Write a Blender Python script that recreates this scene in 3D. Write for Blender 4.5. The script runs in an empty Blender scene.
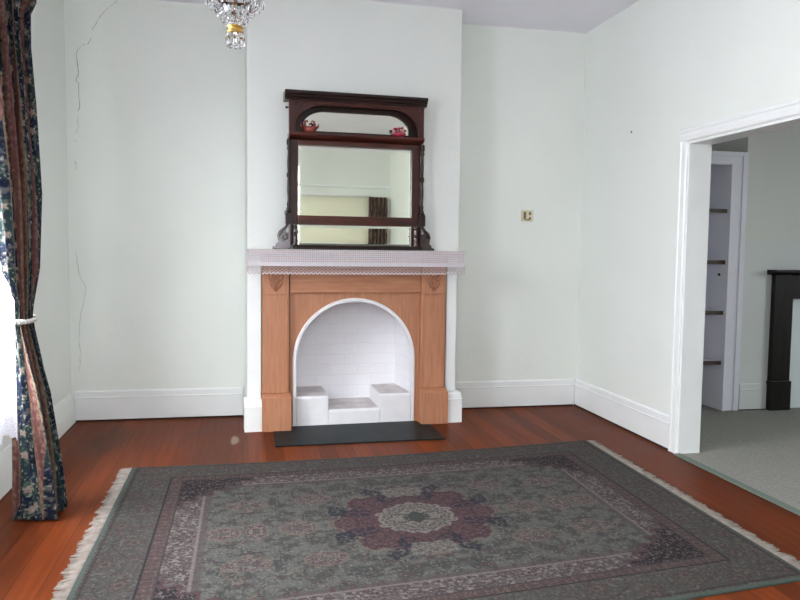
import bpy, bmesh, math, random
import numpy as np
from mathutils import Vector, Matrix
random.seed(7); rng = np.random.default_rng(11)
scene = bpy.context.scene
col = scene.collection
PI = math.pi

# ------------------------------------------------------------------ helpers
def lin(r, g, b):
    return tuple(((c/255.0)/12.92 if c <= 10 else ((c/255.0+0.055)/1.055)**2.4) for c in (r, g, b))

def mat(name, rgb, rough=0.6, metal=0.0, var=0.0, vscale=6.0, bump=0.0, bscale=80.0, coat=0.0, stretch=(1, 1, 1), rgb2=None, **kw):
    """principled paint-like material: noise blends rgb with rgb2 (or a darker tone), second noise bumps"""
    m = bpy.data.materials.new(name); m.use_nodes = True
    nt = m.node_tree; bs = nt.nodes['Principled BSDF']
    c = lin(*rgb)
    bs.inputs['Base Color'].default_value = (*c, 1)
    bs.inputs['Roughness'].default_value = rough
    bs.inputs['Metallic'].default_value = metal
    bs.inputs['Coat Weight'].default_value = coat
    bs.inputs['Coat Roughness'].default_value = 0.12
    for k, v in kw.items():
        bs.inputs[k.replace('_', ' ')].default_value = v
    tc = nt.nodes.new('ShaderNodeTexCoord'); mp = nt.nodes.new('ShaderNodeMapping')
    mp.inputs['Scale'].default_value = stretch
    nt.links.new(tc.outputs['Object'], mp.inputs['Vector'])
    n = nt.nodes.new('ShaderNodeTexNoise'); n.inputs['Scale'].default_value = vscale; n.inputs['Detail'].default_value = 5
    nt.links.new(mp.outputs['Vector'], n.inputs['Vector'])
    mx = nt.nodes.new('ShaderNodeMix'); mx.data_type = 'RGBA'
    c2 = lin(*rgb2) if rgb2 else tuple(x*(1-var) for x in c)
    mx.inputs[6].default_value = (*c, 1); mx.inputs[7].default_value = (*c2, 1)
    rp = nt.nodes.new('ShaderNodeMapRange'); rp.inputs[1].default_value = 0.35; rp.inputs[2].default_value = 0.68
    nt.links.new(n.outputs['Fac'], rp.inputs[0]); nt.links.new(rp.outputs[0], mx.inputs[0])
    nt.links.new(mx.outputs[2], bs.inputs['Base Color'])
    if bump > 0:
        n2 = nt.nodes.new('ShaderNodeTexNoise'); n2.inputs['Scale'].default_value = bscale; n2.inputs['Detail'].default_value = 3
        nt.links.new(mp.outputs['Vector'], n2.inputs['Vector'])
        b = nt.nodes.new('ShaderNodeBump'); b.inputs['Strength'].default_value = bump; b.inputs['Distance'].default_value = 0.01
        nt.links.new(n2.outputs['Fac'], b.inputs['Height']); nt.links.new(b.outputs['Normal'], bs.inputs['Normal'])
    return m

class MB:
    """collects shapes in world coordinates, links them as ONE mesh object"""
    def __init__(s, xf=None): s.v = []; s.f = []; s.sm = []; s.xf = xf
    def add(s, vs, fs, smooth=False):
        o = len(s.v); s.v += [tuple(p) for p in vs]
        for f in fs: s.f.append(tuple(i+o for i in f)); s.sm.append(smooth)
        return s
    def box(s, x0, x1, y0, y1, z0, z1):
        vs = [(x, y, z) for z in (z0, z1) for y in (y0, y1) for x in (x0, x1)]
        return s.add(vs, [(0, 2, 3, 1), (4, 5, 7, 6), (0, 1, 5, 4), (2, 6, 7, 3), (0, 4, 6, 2), (1, 3, 7, 5)])
    def prism(s, poly, axis, a0, a1, smooth=False):
        """poly of 2-D points; axis = extrusion axis; the 2-D coords are the other two axes in xyz order"""
        def P(p, a): return {'x': (a, p[0], p[1]), 'y': (p[0], a, p[1]), 'z': (p[0], p[1], a)}[axis]
        n = len(poly); vs = [P(p, a0) for p in poly]+[P(p, a1) for p in poly]
        fs = [tuple(range(n)), tuple(range(2*n-1, n-1, -1))]
        o = len(s.v); s.v += vs
        for f in fs: s.f.append(tuple(i+o for i in f)); s.sm.append(False)
        for i in range(n):
            s.f.append((o+i, o+(i+1) % n, o+n+(i+1) % n, o+n+i)); s.sm.append(smooth)
        return s
    def lathe(s, prof, c, axis='z', seg=24, smooth=True):
        vs = []; fs = []
        for r, h in prof:
            for k in range(seg):
                a = 2*PI*k/seg; p = (r*math.cos(a), r*math.sin(a), h)
                if axis == 'x': p = (p[2], p[0], p[1])
                if axis == 'y': p = (p[0], p[2], p[1])
                vs.append((c[0]+p[0], c[1]+p[1], c[2]+p[2]))
        for j in range(len(prof)-1):
            for k in range(seg):
                fs.append((j*seg+k, j*seg+(k+1) % seg, (j+1)*seg+(k+1) % seg, (j+1)*seg+k))
        fs.append(tuple(range(seg-1, -1, -1))); fs.append(tuple((len(prof)-1)*seg+k for k in range(seg)))
        return s.add(vs, fs, smooth)
    def tube(s, pts, rad, seg=8, closed=False):
        pts = [Vector(p) for p in pts]; n = len(pts); vs = []; fs = []
        R = rad if hasattr(rad, '__len__') else [rad]*n
        up = None
        for i, p in enumerate(pts):
            if closed: t = pts[(i+1) % n]-pts[i-1]
            else: t = pts[min(i+1, n-1)]-pts[max(i-1, 0)]
            t.normalize()
            if up is None: up = t.orthogonal().normalized()
            up = (up-t*up.dot(t)).normalized(); sd = t.cross(up)
            for k in range(seg):
                a = 2*PI*k/seg; vs.append(p+(up*math.cos(a)+sd*math.sin(a))*R[i])
        for i in range(n if closed else n-1):
            for k in range(seg):
                j = (i+1) % n
                fs.append((i*seg+k, i*seg+(k+1) % seg, j*seg+(k+1) % seg, j*seg+k))
        if not closed:
            fs.append(tuple(range(seg-1, -1, -1))); fs.append(tuple((n-1)*seg+k for k in range(seg)))
        return s.add(vs, fs, True)
    def build(s, name, m, parent=None, bevel=0.0, seg=2, colors=None, fixn=True):
        vs = [s.xf(*p) for p in s.v] if s.xf else s.v
        if parent is not None:
            w = wloc(parent); vs = [(p[0]-w[0], p[1]-w[1], p[2]-w[2]) for p in vs]
        me = bpy.data.meshes.new(name); me.from_pydata([tuple(p) for p in vs], [], s.f)
        me.polygons.foreach_set('use_smooth', s.sm)
        if fixn:
            bm = bmesh.new(); bm.from_mesh(me); bmesh.ops.recalc_face_normals(bm, faces=bm.faces); bm.to_mesh(me); bm.free()
        me.materials.append(m)
        o = bpy.data.objects.new(name, me); col.objects.link(o)
        if parent is not None: o.parent = parent
        if bevel > 0:
            b = o.modifiers.new('bevel', 'BEVEL'); b.width = bevel; b.segments = seg; b.limit_method = 'ANGLE'; b.angle_limit = math.radians(40)
        return o

def wloc(o):
    v = Vector(o.location)
    while o.parent is not None: o = o.parent; v += Vector(o.location)
    return v

def tag(o, label=None, cat=None, group=None, kind=None):
    if label: o['label'] = label
    if cat: o['category'] = cat
    if group: o['group'] = group
    if kind: o['kind'] = kind
    return o
def thing(name, loc, label, cat, group=None):
    o = bpy.data.objects.new(name, None); o.empty_display_size = 0.05; o.location = loc; col.objects.link(o)
    return tag(o, label, cat, group)
def struct(name, mb, m, label=None, cat='structure', **k):
    o = mb.build(name, m, **k); o['kind'] = 'structure'; o['category'] = cat
    if label: o['label'] = label
    return o

def shape2d(name, outer, holes, depth, m, parent, place, bevel=0.0):
    """flat board cut from a 2-D outline with holes (curve fill), extruded by depth; place(u,v,w)->world"""
    cu = bpy.data.curves.new(name, 'CURVE'); cu.dimensions = '2D'; cu.fill_mode = 'BOTH'; cu.extrude = depth/2-bevel; cu.bevel_depth = bevel; cu.bevel_resolution = 1; cu.offset = -bevel
    for poly in [outer]+holes:
        sp = cu.splines.new('POLY'); sp.points.add(len(poly)-1); sp.use_cyclic_u = True
        for p, q in zip(sp.points, poly): p.co = (q[0], q[1], 0, 1)
    o = bpy.data.objects.new(name, cu); col.objects.link(o)
    dg = bpy.context.evaluated_depsgraph_get()
    me = bpy.data.meshes.new_from_object(o.evaluated_get(dg))
    bpy.data.objects.remove(o); bpy.data.curves.remove(cu)
    w = wloc(parent) if parent is not None else Vector((0, 0, 0))
    for v in me.vertices: v.co = Vector(place(v.co.x, v.co.y, v.co.z))-w
    bm = bmesh.new(); bm.from_mesh(me); bmesh.ops.remove_doubles(bm, verts=bm.verts, dist=1e-5); bmesh.ops.recalc_face_normals(bm, faces=bm.faces); bm.to_mesh(me); bm.free()
    me.materials.clear(); me.materials.append(m); me.name = name
    ob = bpy.data.objects.new(name, me); col.objects.link(ob)
    if parent is not None: ob.parent = parent
    return ob

def arc(cx, cz, rx, rz, a0, a1, n):
    return [(cx+rx*math.cos(math.radians(a0+(a1-a0)*i/n)), cz+rz*math.sin(math.radians(a0+(a1-a0)*i/n))) for i in range(n+1)]

# ------------------------------------------------------------------ dimensions (metres; floor z=0)
XL, XR, YA, H = -1.345, 2.885, 0.353, 3.264     # left wall, right wall, alcove back wall, ceiling
YF = -6.45                                      # front wall behind the photographer
BW = 1.663                                      # chimney breast width
ANG = math.atan2(0.07, BW)
ca, sa = math.cos(ANG), math.sin(ANG)
def B(x, y, z):                                 # breast-local -> world (the old breast is slightly out of square)
    dx = x-BW
    return (BW+ca*dx-sa*y, sa*dx+ca*y, z)

# ------------------------------------------------------------------ materials
M = {}
M['wall'] = mat('wall_paint', (235, 239, 234), 0.55, var=0.04, vscale=1.3, bump=0.12, bscale=35)
M['breast'] = mat('breast_paint', (226, 229, 225), 0.5, var=0.04, vscale=1.6, bump=0.10, bscale=35)
M['ceil'] = mat('ceiling_paint', (243, 241, 250), 0.8, var=0.06, vscale=1.5, bump=0.1, bscale=30)
M['gloss'] = mat('white_gloss_paint', (240, 242, 242), 0.32, var=0.04, vscale=5, bump=0.05, bscale=40)
M['rimw'] = mat('white_masonry_paint', (240, 239, 242), 0.6, var=0.05, vscale=14, bump=0.2, bscale=60)
M['base'] = mat('baseboard_paint', (237, 239, 239), 0.5, var=0.04, vscale=4, bump=0.05, bscale=40)
M['pine'] = mat('stripped_pine', (182, 128, 96), 0.55, rgb2=(168, 112, 82), vscale=5, stretch=(9, 9, 0.9), bump=0.08, bscale=30)
M['pineh'] = mat('stripped_pine_horizontal', (182, 128, 96), 0.55, rgb2=(168, 112, 82), vscale=5, stretch=(0.9, 9, 9), bump=0.08, bscale=30)
M['pinedk'] = mat('pine_carving', (168, 114, 86), 0.6, var=0.2, vscale=30)
M['mahog'] = mat('dark_mahogany', (64, 26, 20), 0.30, rgb2=(40, 18, 15), vscale=4, stretch=(8, 8, 1), coat=0.08, Specular_IOR_Level=0.3)
M['mahogg'] = mat('varnished_mahogany', (58, 30, 26), 0.24, rgb2=(40, 20, 18), vscale=6, coat=0.9)
M['mahogh'] = mat('dark_mahogany_rail', (80, 32, 22), 0.28, rgb2=(46, 20, 16), vscale=4, stretch=(1, 8, 8), coat=0.15, Specular_IOR_Level=0.3)
M['mahogd'] = mat('black_mahogany', (38, 21, 18), 0.32, rgb2=(27, 16, 15), vscale=6, coat=0.05, Specular_IOR_Level=0.3)
M['slate'] = mat('dark_slate', (30, 37, 38), 0.45, rgb2=(22, 28, 29), vscale=8, bump=0.1, bscale=50, Specular_IOR_Level=0.08)
M['lace'] = mat('lace_cotton', (208, 200, 204), 0.9, var=0.06, vscale=40)
M['brass'] = mat('polished_brass', (196, 158, 84), 0.3, 1.0, var=0.15, vscale=30)
M['bronze'] = mat('old_bronze', (96, 66, 40), 0.35, 1.0, var=0.2, vscale=30)
M['crystal'] = mat('cut_crystal', (250, 250, 252), 0.03, Transmission_Weight=1.0, IOR=1.5)
def pane_mat():
    m = bpy.data.materials.new('window_glass'); m.use_nodes = True; nt = m.node_tree; L = nt.links.new
    for n in list(nt.nodes):
        if n.type == 'BSDF_PRINCIPLED': nt.nodes.remove(n)
    tp = nt.nodes.new('ShaderNodeBsdfTransparent'); tp.inputs['Color'].default_value = (0.94, 0.96, 0.95, 1)
    gl = nt.nodes.new('ShaderNodeBsdfGlossy'); gl.inputs['Roughness'].default_value = 0.02
    mx = nt.nodes.new('ShaderNodeMixShader'); mx.inputs[0].default_value = 0.07
    L(tp.outputs[0], mx.inputs[1]); L(gl.outputs[0], mx.inputs[2]); L(mx.outputs[0], nt.nodes['Material Output'].inputs['Surface'])
    return m
M['glass'] = pane_mat()
M['cream'] = mat('cream_bakelite', (214, 208, 184), 0.35, var=0.05)
M['black'] = mat('black_painted_wood', (22, 20, 19), 0.4, rgb2=(34, 29, 26), vscale=6, stretch=(6, 6, 1), Specular_IOR_Level=0.2)
M['board'] = mat('painted_board', (226, 234, 236), 0.5, var=0.05, vscale=3)
M['carpet'] = mat('grey_carpet', (154, 152, 145), 0.95, rgb2=(130, 128, 121), vscale=90, bump=0.6, bscale=350)
M['bind'] = mat('green_carpet_binding', (110, 122, 112), 0.85, var=0.25, vscale=120, bump=0.4, bscale=300)
M['shelfedge'] = mat('brown_shelf_edge', (70, 56, 46), 0.5, var=0.2, vscale=20)
M['cup'] = mat('lavender_white_paint', (222, 220, 230), 0.45, var=0.05)
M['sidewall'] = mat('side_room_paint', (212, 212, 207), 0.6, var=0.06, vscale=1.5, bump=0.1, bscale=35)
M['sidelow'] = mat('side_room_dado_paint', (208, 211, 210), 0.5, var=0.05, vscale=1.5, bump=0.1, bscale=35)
M['gap'] = mat('gap_shadow_paint', (44, 30, 24), 0.95, var=0.3, vscale=20)  # dark tone painting the shadow under the baseboards
M['rope'] = mat('white_cotton_rope', (226, 222, 220), 0.85, var=0.15, vscale=60)
M['crack'] = mat('plaster_crack', (168, 166, 163), 0.95, var=0.35, vscale=40)
M['olive'] = mat('tarnished_brass', (120, 108, 70), 0.45, 0.3, var=0.2, vscale=60)
M['iron'] = mat('dark_metal', (60, 56, 52), 0.4, 0.8)
M['redpot'] = mat('reddish_pottery', (128, 52, 40), 0.35, var=0.3, vscale=40)
M['pink'] = mat('pink_porcelain', (176, 48, 74), 0.3, rgb2=(120, 30, 44), vscale=60)
M['palepink'] = mat('pale_pink_porcelain', (226, 190, 198), 0.3, var=0.15, vscale=60)
M['fringe'] = mat('cream_wool_fringe', (146, 137, 129), 0.95, rgb2=(120, 109, 101), vscale=25)

def brick_mat():
    m = bpy.data.materials.new('painted_brick'); m.use_nodes = True; nt = m.node_tree; bs = nt.nodes['Principled BSDF']
    tc = nt.nodes.new('ShaderNodeTexCoord'); sp = nt.nodes.new('ShaderNodeSeparateXYZ'); cb = nt.nodes.new('ShaderNodeCombineXYZ')
    ad = nt.nodes.new('ShaderNodeMath'); ad.operation = 'ADD'
    nt.links.new(tc.outputs['Object'], sp.inputs[0]); nt.links.new(sp.outputs['X'], ad.inputs[0]); nt.links.new(sp.outputs['Y'], ad.inputs[1])
    nt.links.new(ad.outputs[0], cb.inputs['X']); nt.links.new(sp.outputs['Z'], cb.inputs['Y'])
    ns = nt.nodes.new('ShaderNodeTexNoise'); ns.inputs['Scale'].default_value = 9; ns.inputs['Detail'].default_value = 4
    nt.links.new(tc.outputs['Object'], ns.inputs['Vector'])
    mv = nt.nodes.new('ShaderNodeMix'); mv.data_type = 'VECTOR'; mv.inputs[0].default_value = 0.035
    nt.links.new(cb.outputs[0], mv.inputs[4]); nt.links.new(ns.outputs['Color'], mv.inputs[5])
    bt = nt.nodes.new('ShaderNodeTexBrick'); bt.inputs['Scale'].default_value = 1.0
    bt.inputs['Brick Width'].default_value = 0.235; bt.inputs['Row Height'].default_value = 0.083; bt.inputs['Mortar Size'].default_value = 0.007; bt.inputs['Mortar Smooth'].default_value = 0.6
    bt.inputs['Color1'].default_value = (*lin(243, 242, 246), 1); bt.inputs['Color2'].default_value = (*lin(240, 239, 243), 1); bt.inputs['Mortar'].default_value = (*lin(238, 237, 241), 1)
    nt.links.new(mv.outputs[1], bt.inputs['Vector'])
    nt.links.new(bt.outputs['Color'], bs.inputs['Base Color']); bs.inputs['Roughness'].default_value = 0.65
    n2 = nt.nodes.new('ShaderNodeTexNoise'); n2.inputs['Scale'].default_value = 45; nt.links.new(tc.outputs['Object'], n2.inputs['Vector'])
    sb = nt.nodes.new('ShaderNodeMath'); sb.operation = 'MULTIPLY_ADD'; sb.inputs[1].default_value = -1.0
    nt.links.new(bt.outputs['Fac'], sb.inputs[0]); nt.links.new(n2.outputs['Fac'], sb.inputs[2])
    b = nt.nodes.new('ShaderNodeBump'); b.inputs['Strength'].default_value = 0.2; b.inputs['Distance'].default_value = 0.006
    nt.links.new(sb.outputs[0], b.inputs['Height']); nt.links.new(b.outputs['Normal'], bs.inputs['Normal'])
    return m
M['brickw'] = brick_mat()

def floor_mat():
    m = bpy.data.materials.new('polished_floorboards'); m.use_nodes = True; nt = m.node_tree; L = nt.links.new; bs = nt.nodes['Principled BSDF']
    tc = nt.nodes.new('ShaderNodeTexCoord'); sp = nt.nodes.new('ShaderNodeSeparateXYZ'); L(tc.outputs['Object'], sp.inputs[0])
    def math_(op, a, b=None):
        n = nt.nodes.new('ShaderNodeMath'); n.operation = op
        for i, x in enumerate((a, b)):
            if x is None: continue
            if isinstance(x, (int, float)): n.inputs[i].default_value = x
            else: L(x, n.inputs[i])
        return n.outputs[0]
    bx = math_('DIVIDE', sp.outputs['X'], 0.118)
    fl = math_('FLOOR', bx); fr = math_('FRACT', bx)
    wn = nt.nodes.new('ShaderNodeTexWhiteNoise'); wn.noise_dimensions = '1D'; L(fl, wn.inputs['W'])
    # grain
    mp = nt.nodes.new('ShaderNodeMapping'); mp.inputs['Scale'].default_value = (38, 1.6, 1); L(tc.outputs['Object'], mp.inputs['Vector'])
    off = nt.nodes.new('ShaderNodeCombineXYZ'); L(math_('MULTIPLY', wn.outputs['Value'], 50.0), off.inputs['Y']); L(off.outputs[0], mp.inputs['Location'])
    g = nt.nodes.new('ShaderNodeTexNoise'); g.inputs['Scale'].default_value = 1.0; g.inputs['Detail'].default_value = 6; L(mp.outputs[0], g.inputs['Vector'])
    big = nt.nodes.new('ShaderNodeTexNoise'); big.inputs['Scale'].default_value = 2.3; big.inputs['Detail'].default_value = 3; L(tc.outputs['Object'], big.inputs['Vector'])
    f = math_('ADD', math_('MULTIPLY', g.outputs['Fac'], 0.55), math_('ADD', math_('MULTIPLY', wn.outputs['Value'], 0.35), math_('MULTIPLY', big.outputs['Fac'], 0.35)))
    cr = nt.nodes.new('ShaderNodeValToRGB'); L(f, cr.inputs[0])
    e = cr.color_ramp.elements; e[0].position = 0.30; e[0].color = (*lin(74, 35, 20), 1); e[1].position = 0.95; e[1].color = (*lin(124, 60, 29), 1)
    k = cr.color_ramp.elements.new(0.6); k.color = (*lin(97, 46, 24), 1)
    gap = math_('LESS_THAN', fr, 0.022)
    mx = nt.nodes.new('ShaderNodeMix'); mx.data_type = 'RGBA'; L(math_('MULTIPLY', gap, 0.75), mx.inputs[0]); L(cr.outputs[0], mx.inputs[6]); mx.inputs[7].default_value = (*lin(46, 22, 12), 1)
    prev = mx.outputs[2]
    # worn patches with a shape of their own: scuffed varnish by the far left wall and a filler spot near the fireplace
    def patch(cx, cy, rx, ry, rgb, amt, prev):
        dx = math_('DIVIDE', math_('SUBTRACT', sp.outputs['X'], cx), rx); dy = math_('DIVIDE', math_('SUBTRACT', sp.outputs['Y'], cy), ry)
        d = math_('SQRT', math_('ADD', math_('MULTIPLY', dx, dx), math_('MULTIPLY', dy, dy)))
        d = math_('ADD', d, math_('MULTIPLY', math_('SUBTRACT', g.outputs['Fac'], 0.5), 0.8))
        mr = nt.nodes.new('ShaderNodeMapRange'); mr.inputs[1].default_value = 1.0; mr.inputs[2].default_value = 0.55; mr.inputs[3].default_value = 0; mr.inputs[4].default_value = amt
        L(d, mr.inputs[0]); q = nt.nodes.new('ShaderNodeMix'); q.data_type = 'RGBA'; L(mr.outputs[0], q.inputs[0]); L(prev, q.inputs[6]); q.inputs[7].default_value = (*lin(*rgb), 1)
        return q.outputs[2]
    prev = patch(-0.95, -0.25, 0.14, 0.5, (66, 44, 30), 0.55, prev)
    prev = patch(-0.09, -0.42, 0.035, 0.14, (140, 128, 112), 0.8, prev)
    L(prev, bs.inputs['Base Color']); bs.inputs['Specular IOR Level'].default_value = 0.03
    rr = nt.nodes.new('ShaderNodeMapRange'); rr.inputs[3].default_value = 0.28; rr.inputs[4].default_value = 0.46; L(big.outputs['Fac'], rr.inputs[0]); L(rr.outputs[0], bs.inputs['Roughness'])
    b = nt.nodes.new('ShaderNodeBump'); b.inputs['Strength'].default_value = 0.25; b.inputs['Distance'].default_value = 0.003
    L(math_('ADD', math_('MULTIPLY', gap, -1.0), math_('MULTIPLY', g.outputs['Fac'], 0.25)), b.inputs['Height']); L(b.outputs['Normal'], bs.inputs['Normal'])
    return m
M['floor'] = floor_mat()

def attr_mat(name, rough=0.95, bump=0.4, bscale=300, translucent=0.0, gain=1.0):
    m = bpy.data.materials.new(name); m.use_nodes = True; nt = m.node_tree; L = nt.links.new; bs = nt.nodes['Principled BSDF']
    at = nt.nodes.new('ShaderNodeAttribute'); at.attribute_name = 'weave'
    tc = nt.nodes.new('ShaderNodeTexCoord'); n = nt.nodes.new('ShaderNodeTexNoise'); n.inputs['Scale'].default_value = bscale; L(tc.outputs['Object'], n.inputs['Vector'])
    mr = nt.nodes.new('ShaderNodeMapRange'); mr.inputs[1].default_value = 0.3; mr.inputs[2].default_value = 0.7; mr.inputs[3].default_value = 0.85*gain; mr.inputs[4].default_value = 1.15*gain; L(n.outputs['Fac'], mr.inputs[0])
    vm = nt.nodes.new('ShaderNodeVectorMath'); vm.operation = 'SCALE'; L(at.outputs['Color'], vm.inputs[0]); L(mr.outputs[0], vm.inputs['Scale'])
    L(vm.outputs[0], bs.inputs['Base Color']); bs.inputs['Roughness'].default_value = rough
    bs.inputs['Specular IOR Level'].default_value = 0.1
    b = nt.nodes.new('ShaderNodeBump'); b.inputs['Strength'].default_value = bump; b.inputs['Distance'].default_value = 0.004; L(n.outputs['Fac'], b.inputs['Height']); L(b.outputs['Normal'], bs.inputs['Normal'])
    if translucent > 0:
        tr = nt.nodes.new('ShaderNodeBsdfTranslucent'); L(vm.outputs[0], tr.inputs['Color'])
        mix = nt.nodes.new('ShaderNodeMixShader'); mix.inputs[0].default_value = translucent
        out = nt.nodes['Material Output']; L(bs.outputs[0], mix.inputs[1]); L(tr.outputs[0], mix.inputs[2]); L(mix.outputs[0], out.inputs['Surface'])
    return m

def sheer_mat(name, rgb, holes, trans):
    """translucent cloth with an open weave (fraction of see-through from a fine wave net)"""
    m = bpy.data.materials.new(name); m.use_nodes = True; nt = m.node_tree; L = nt.links.new
    for n in list(nt.nodes):
        if n.type == 'BSDF_PRINCIPLED': nt.nodes.remove(n)
    out = nt.nodes['Material Output']
    tc = nt.nodes.new('ShaderNodeTexCoord'); vo = nt.nodes.new('ShaderNodeTexVoronoi'); vo.inputs['Scale'].default_value = 90; L(tc.outputs['Object'], vo.inputs['Vector'])
    mr = nt.nodes.new('ShaderNodeMapRange'); mr.inputs[1].default_value = 0.2; mr.inputs[2].default_value = 0.5; mr.inputs[3].default_value = holes*1.15; mr.inputs[4].default_value = holes*0.85; L(vo.outputs['Distance'], mr.inputs[0])
    df = nt.nodes.new('ShaderNodeBsdfDiffuse'); df.inputs['Color'].default_value = (*lin(*rgb), 1)
    tl = nt.nodes.new('ShaderNodeBsdfTranslucent'); tl.inputs['Color'].default_value = (*lin(*rgb), 1)
    tp = nt.nodes.new('ShaderNodeBsdfTransparent')
    a = nt.nodes.new('ShaderNodeMixShader'); a.inputs[0].default_value = trans; L(df.outputs[0], a.inputs[1]); L(tl.outputs[0], a.inputs[2])
    b = nt.nodes.new('ShaderNodeMixShader'); L(mr.outputs[0], b.inputs[0]); L(a.outputs[0], b.inputs[1]); L(tp.outputs[0], b.inputs[2]); L(b.outputs[0], out.inputs['Surface'])
    return m
M['net'] = sheer_mat('white_net', (232, 230, 244), 0.45, 0.5)
M['blind'] = sheer_mat('cream_blind', (230, 228, 216), 0.0, 0.36)

def mirror_mat():
    m = mat('old_mirror_silver', (222, 226, 214), 0.015, 1.0, var=0.03, vscale=3); return m
M['mirror'] = mirror_mat()

# ------------------------------------------------------------------ room shell
T = 0.22
struct('floor', MB().box(XL-T, XR, YF-T, YA+T, -0.08, 0.0), M['floor'], 'polished reddish brown floorboards of the front room', 'floor')
struct('ceiling', MB().box(XL-T, 7.4, YF-T, 2.0, H, H+0.1), M['ceil'], 'pale lavender white plaster ceiling', 'ceiling')
struct_back = struct('wall_back', MB().box(XL-T, 0.28, YA, YA+T, 0, H), M['wall'], 'cracked white wall of the alcove left of the chimney breast', 'wall')
struct('wall_back.001', MB().box(1.38, XR+T, YA, YA+T, 0, H), M['wall'], 'white wall of the alcove right of the chimney breast', 'wall')
# left window, then two unseen windows added to balance the daylight
W1 = (-3.40, -1.42, 0.76, 2.80); W5 = (-5.75, -4.65, 0.76, 2.80); W2 = (-1.05, 0.55, 0.52, 2.75)
def wall_with_openings(axis_pos, thick, y0, y1, ops):
    mb = MB(); x0, x1 = sorted((axis_pos, axis_pos+thick)); cur = y0
    for a, b, z0, z1 in sorted(ops):
        mb.box(x0, x1, cur, a, 0, H)
        if z0 > 0: mb.box(x0, x1, a, b, 0, z0)
        mb.box(x0, x1, a, b, z1, H); cur = b
    mb.box(x0, x1, cur, y1, 0, H); return mb
struct('wall_left', wall_with_openings(XL, -T, YF-T, YA, [W1, W5]), M['wall'], 'shaded white window wall on the left behind the drape', 'wall')
DO = (-3.10, -1.255, 0.0, 2.118)
WT = 0.155
struct('wall_right', wall_with_openings(XR, WT, YF-T, YA, [DO]), M['wall'], 'bright white wall on the right with the wide doorway', 'wall')
# front wall (seen in the mirror) with a blinded window
FW = (1.00, 2.50, 0.75, 2.20)
mb = MB()
mb.box(XL, W2[0], YF-T, YF, 0, H).box(W2[0], W2[1], YF-T, YF, 0, W2[2]).box(W2[0], W2[1], YF-T, YF, W2[3], H).box(W2[1], FW[0], YF-T, YF, 0, H).box(FW[1], XR, YF-T, YF, 0, H).box(FW[0], FW[1], YF-T, YF, 0, FW[2]).box(FW[0], FW[1], YF-T, YF, FW[3], H)
struct('wall_front', mb, M['wall'], 'pale wall seen only in the mirror', 'wall')

# chimney breast with the fireplace opening
OX0, OX1, OZ = 0.31, 1.335, 1.04
mb = MB(B)
mb.box(OX0, OX1, 0, 0.010, OZ, H)
struct('wall_chimney', mb, M['breast'], 'middle of the white chimney breast above the fireplace', 'wall')
mb = MB(B); mb.box(0, OX0, 0, 0.33, 0, H); struct('wall_chimney.001', mb, M['breast'], 'left side of the white chimney breast', 'wall')
mb = MB(B); mb.box(OX1, BW, 0, 0.33, 0, H); struct('wall_chimney.002', mb, M['breast'], 'right side of the white chimney breast', 'wall')

# window joinery
def window(n, axis, pos, o, dirn, label):
    """sash window in an opening o=(a0,a1,z0,z1) of a wall in plane axis=pos; dirn points outdoors"""
    a0, a1, z0, z1 = o
    def bx(mb, a, b, d0, d1, z, w):
        p, q = sorted((pos+dirn*d0, pos+dirn*d1))
        if axis == 'x': mb.box(p, q, a, b, z, w)
        else: mb.box(a, b, p, q, z, w)
    root = thing('window_%d' % n, ((pos, (a0+a1)/2, z0) if axis == 'x' else ((a0+a1)/2, pos, z0)), label, 'window'); root['kind'] = 'structure'
    f = MB(); zm = (z0+z1)/2
    bx(f, a0, a0+0.06, 0.08, 0.16, z0, z1); bx(f, a1-0.06, a1, 0.08, 0.16, z0, z1); bx(f, a0+0.06, a1-0.06, 0.08, 0.16, z0, z0+0.08); bx(f, a0+0.06, a1-0.06, 0.08, 0.16, z1-0.07, z1); bx(f, a0+0.06, a1-0.06, 0.09, 0.15, zm-0.03, zm+0.03)
    f.build('window_frame', M['gloss'], root, 0.004)
    g = MB(); bx(g, a0+0.06, a1-0.06, 0.118, 0.122, z0+0.08, zm-0.03); bx(g, a0+0.06, a1-0.06, 0.118, 0.122, zm+0.03, z1-0.07); g.build('window_pane', M['glass'], root)
    s = MB(); bx(s, a0-0.06, a1+0.06, -0.035, 0.0, z0-0.04, z0-0.001); s.build('window_sill', M['gloss'], root, 0.006)
    return root
window(1, 'x', XL, W1, -1, 'bright sash window on the left wall behind the net curtain')
window(5, 'x', XL, W5, -1, 'unseen sash window added on the left wall to balance the light')  # window put in out of view to rebalance the daylight
window(2, 'y', YF, W2, -1, 'unseen sash window added behind the photographer to even the light')  # unseen window put in for even frontal light
r3 = window(3, 'y', YF, FW, -1, 'window with a cream blind seen only in the mirror')
c = MB()
c.box(FW[1]+0.34, FW[1]+0.38, YF, YF+0.03, 0.24, FW[3]+0.02)
c.build('window_architrave', M['gloss'], r3, 0.004)

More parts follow.
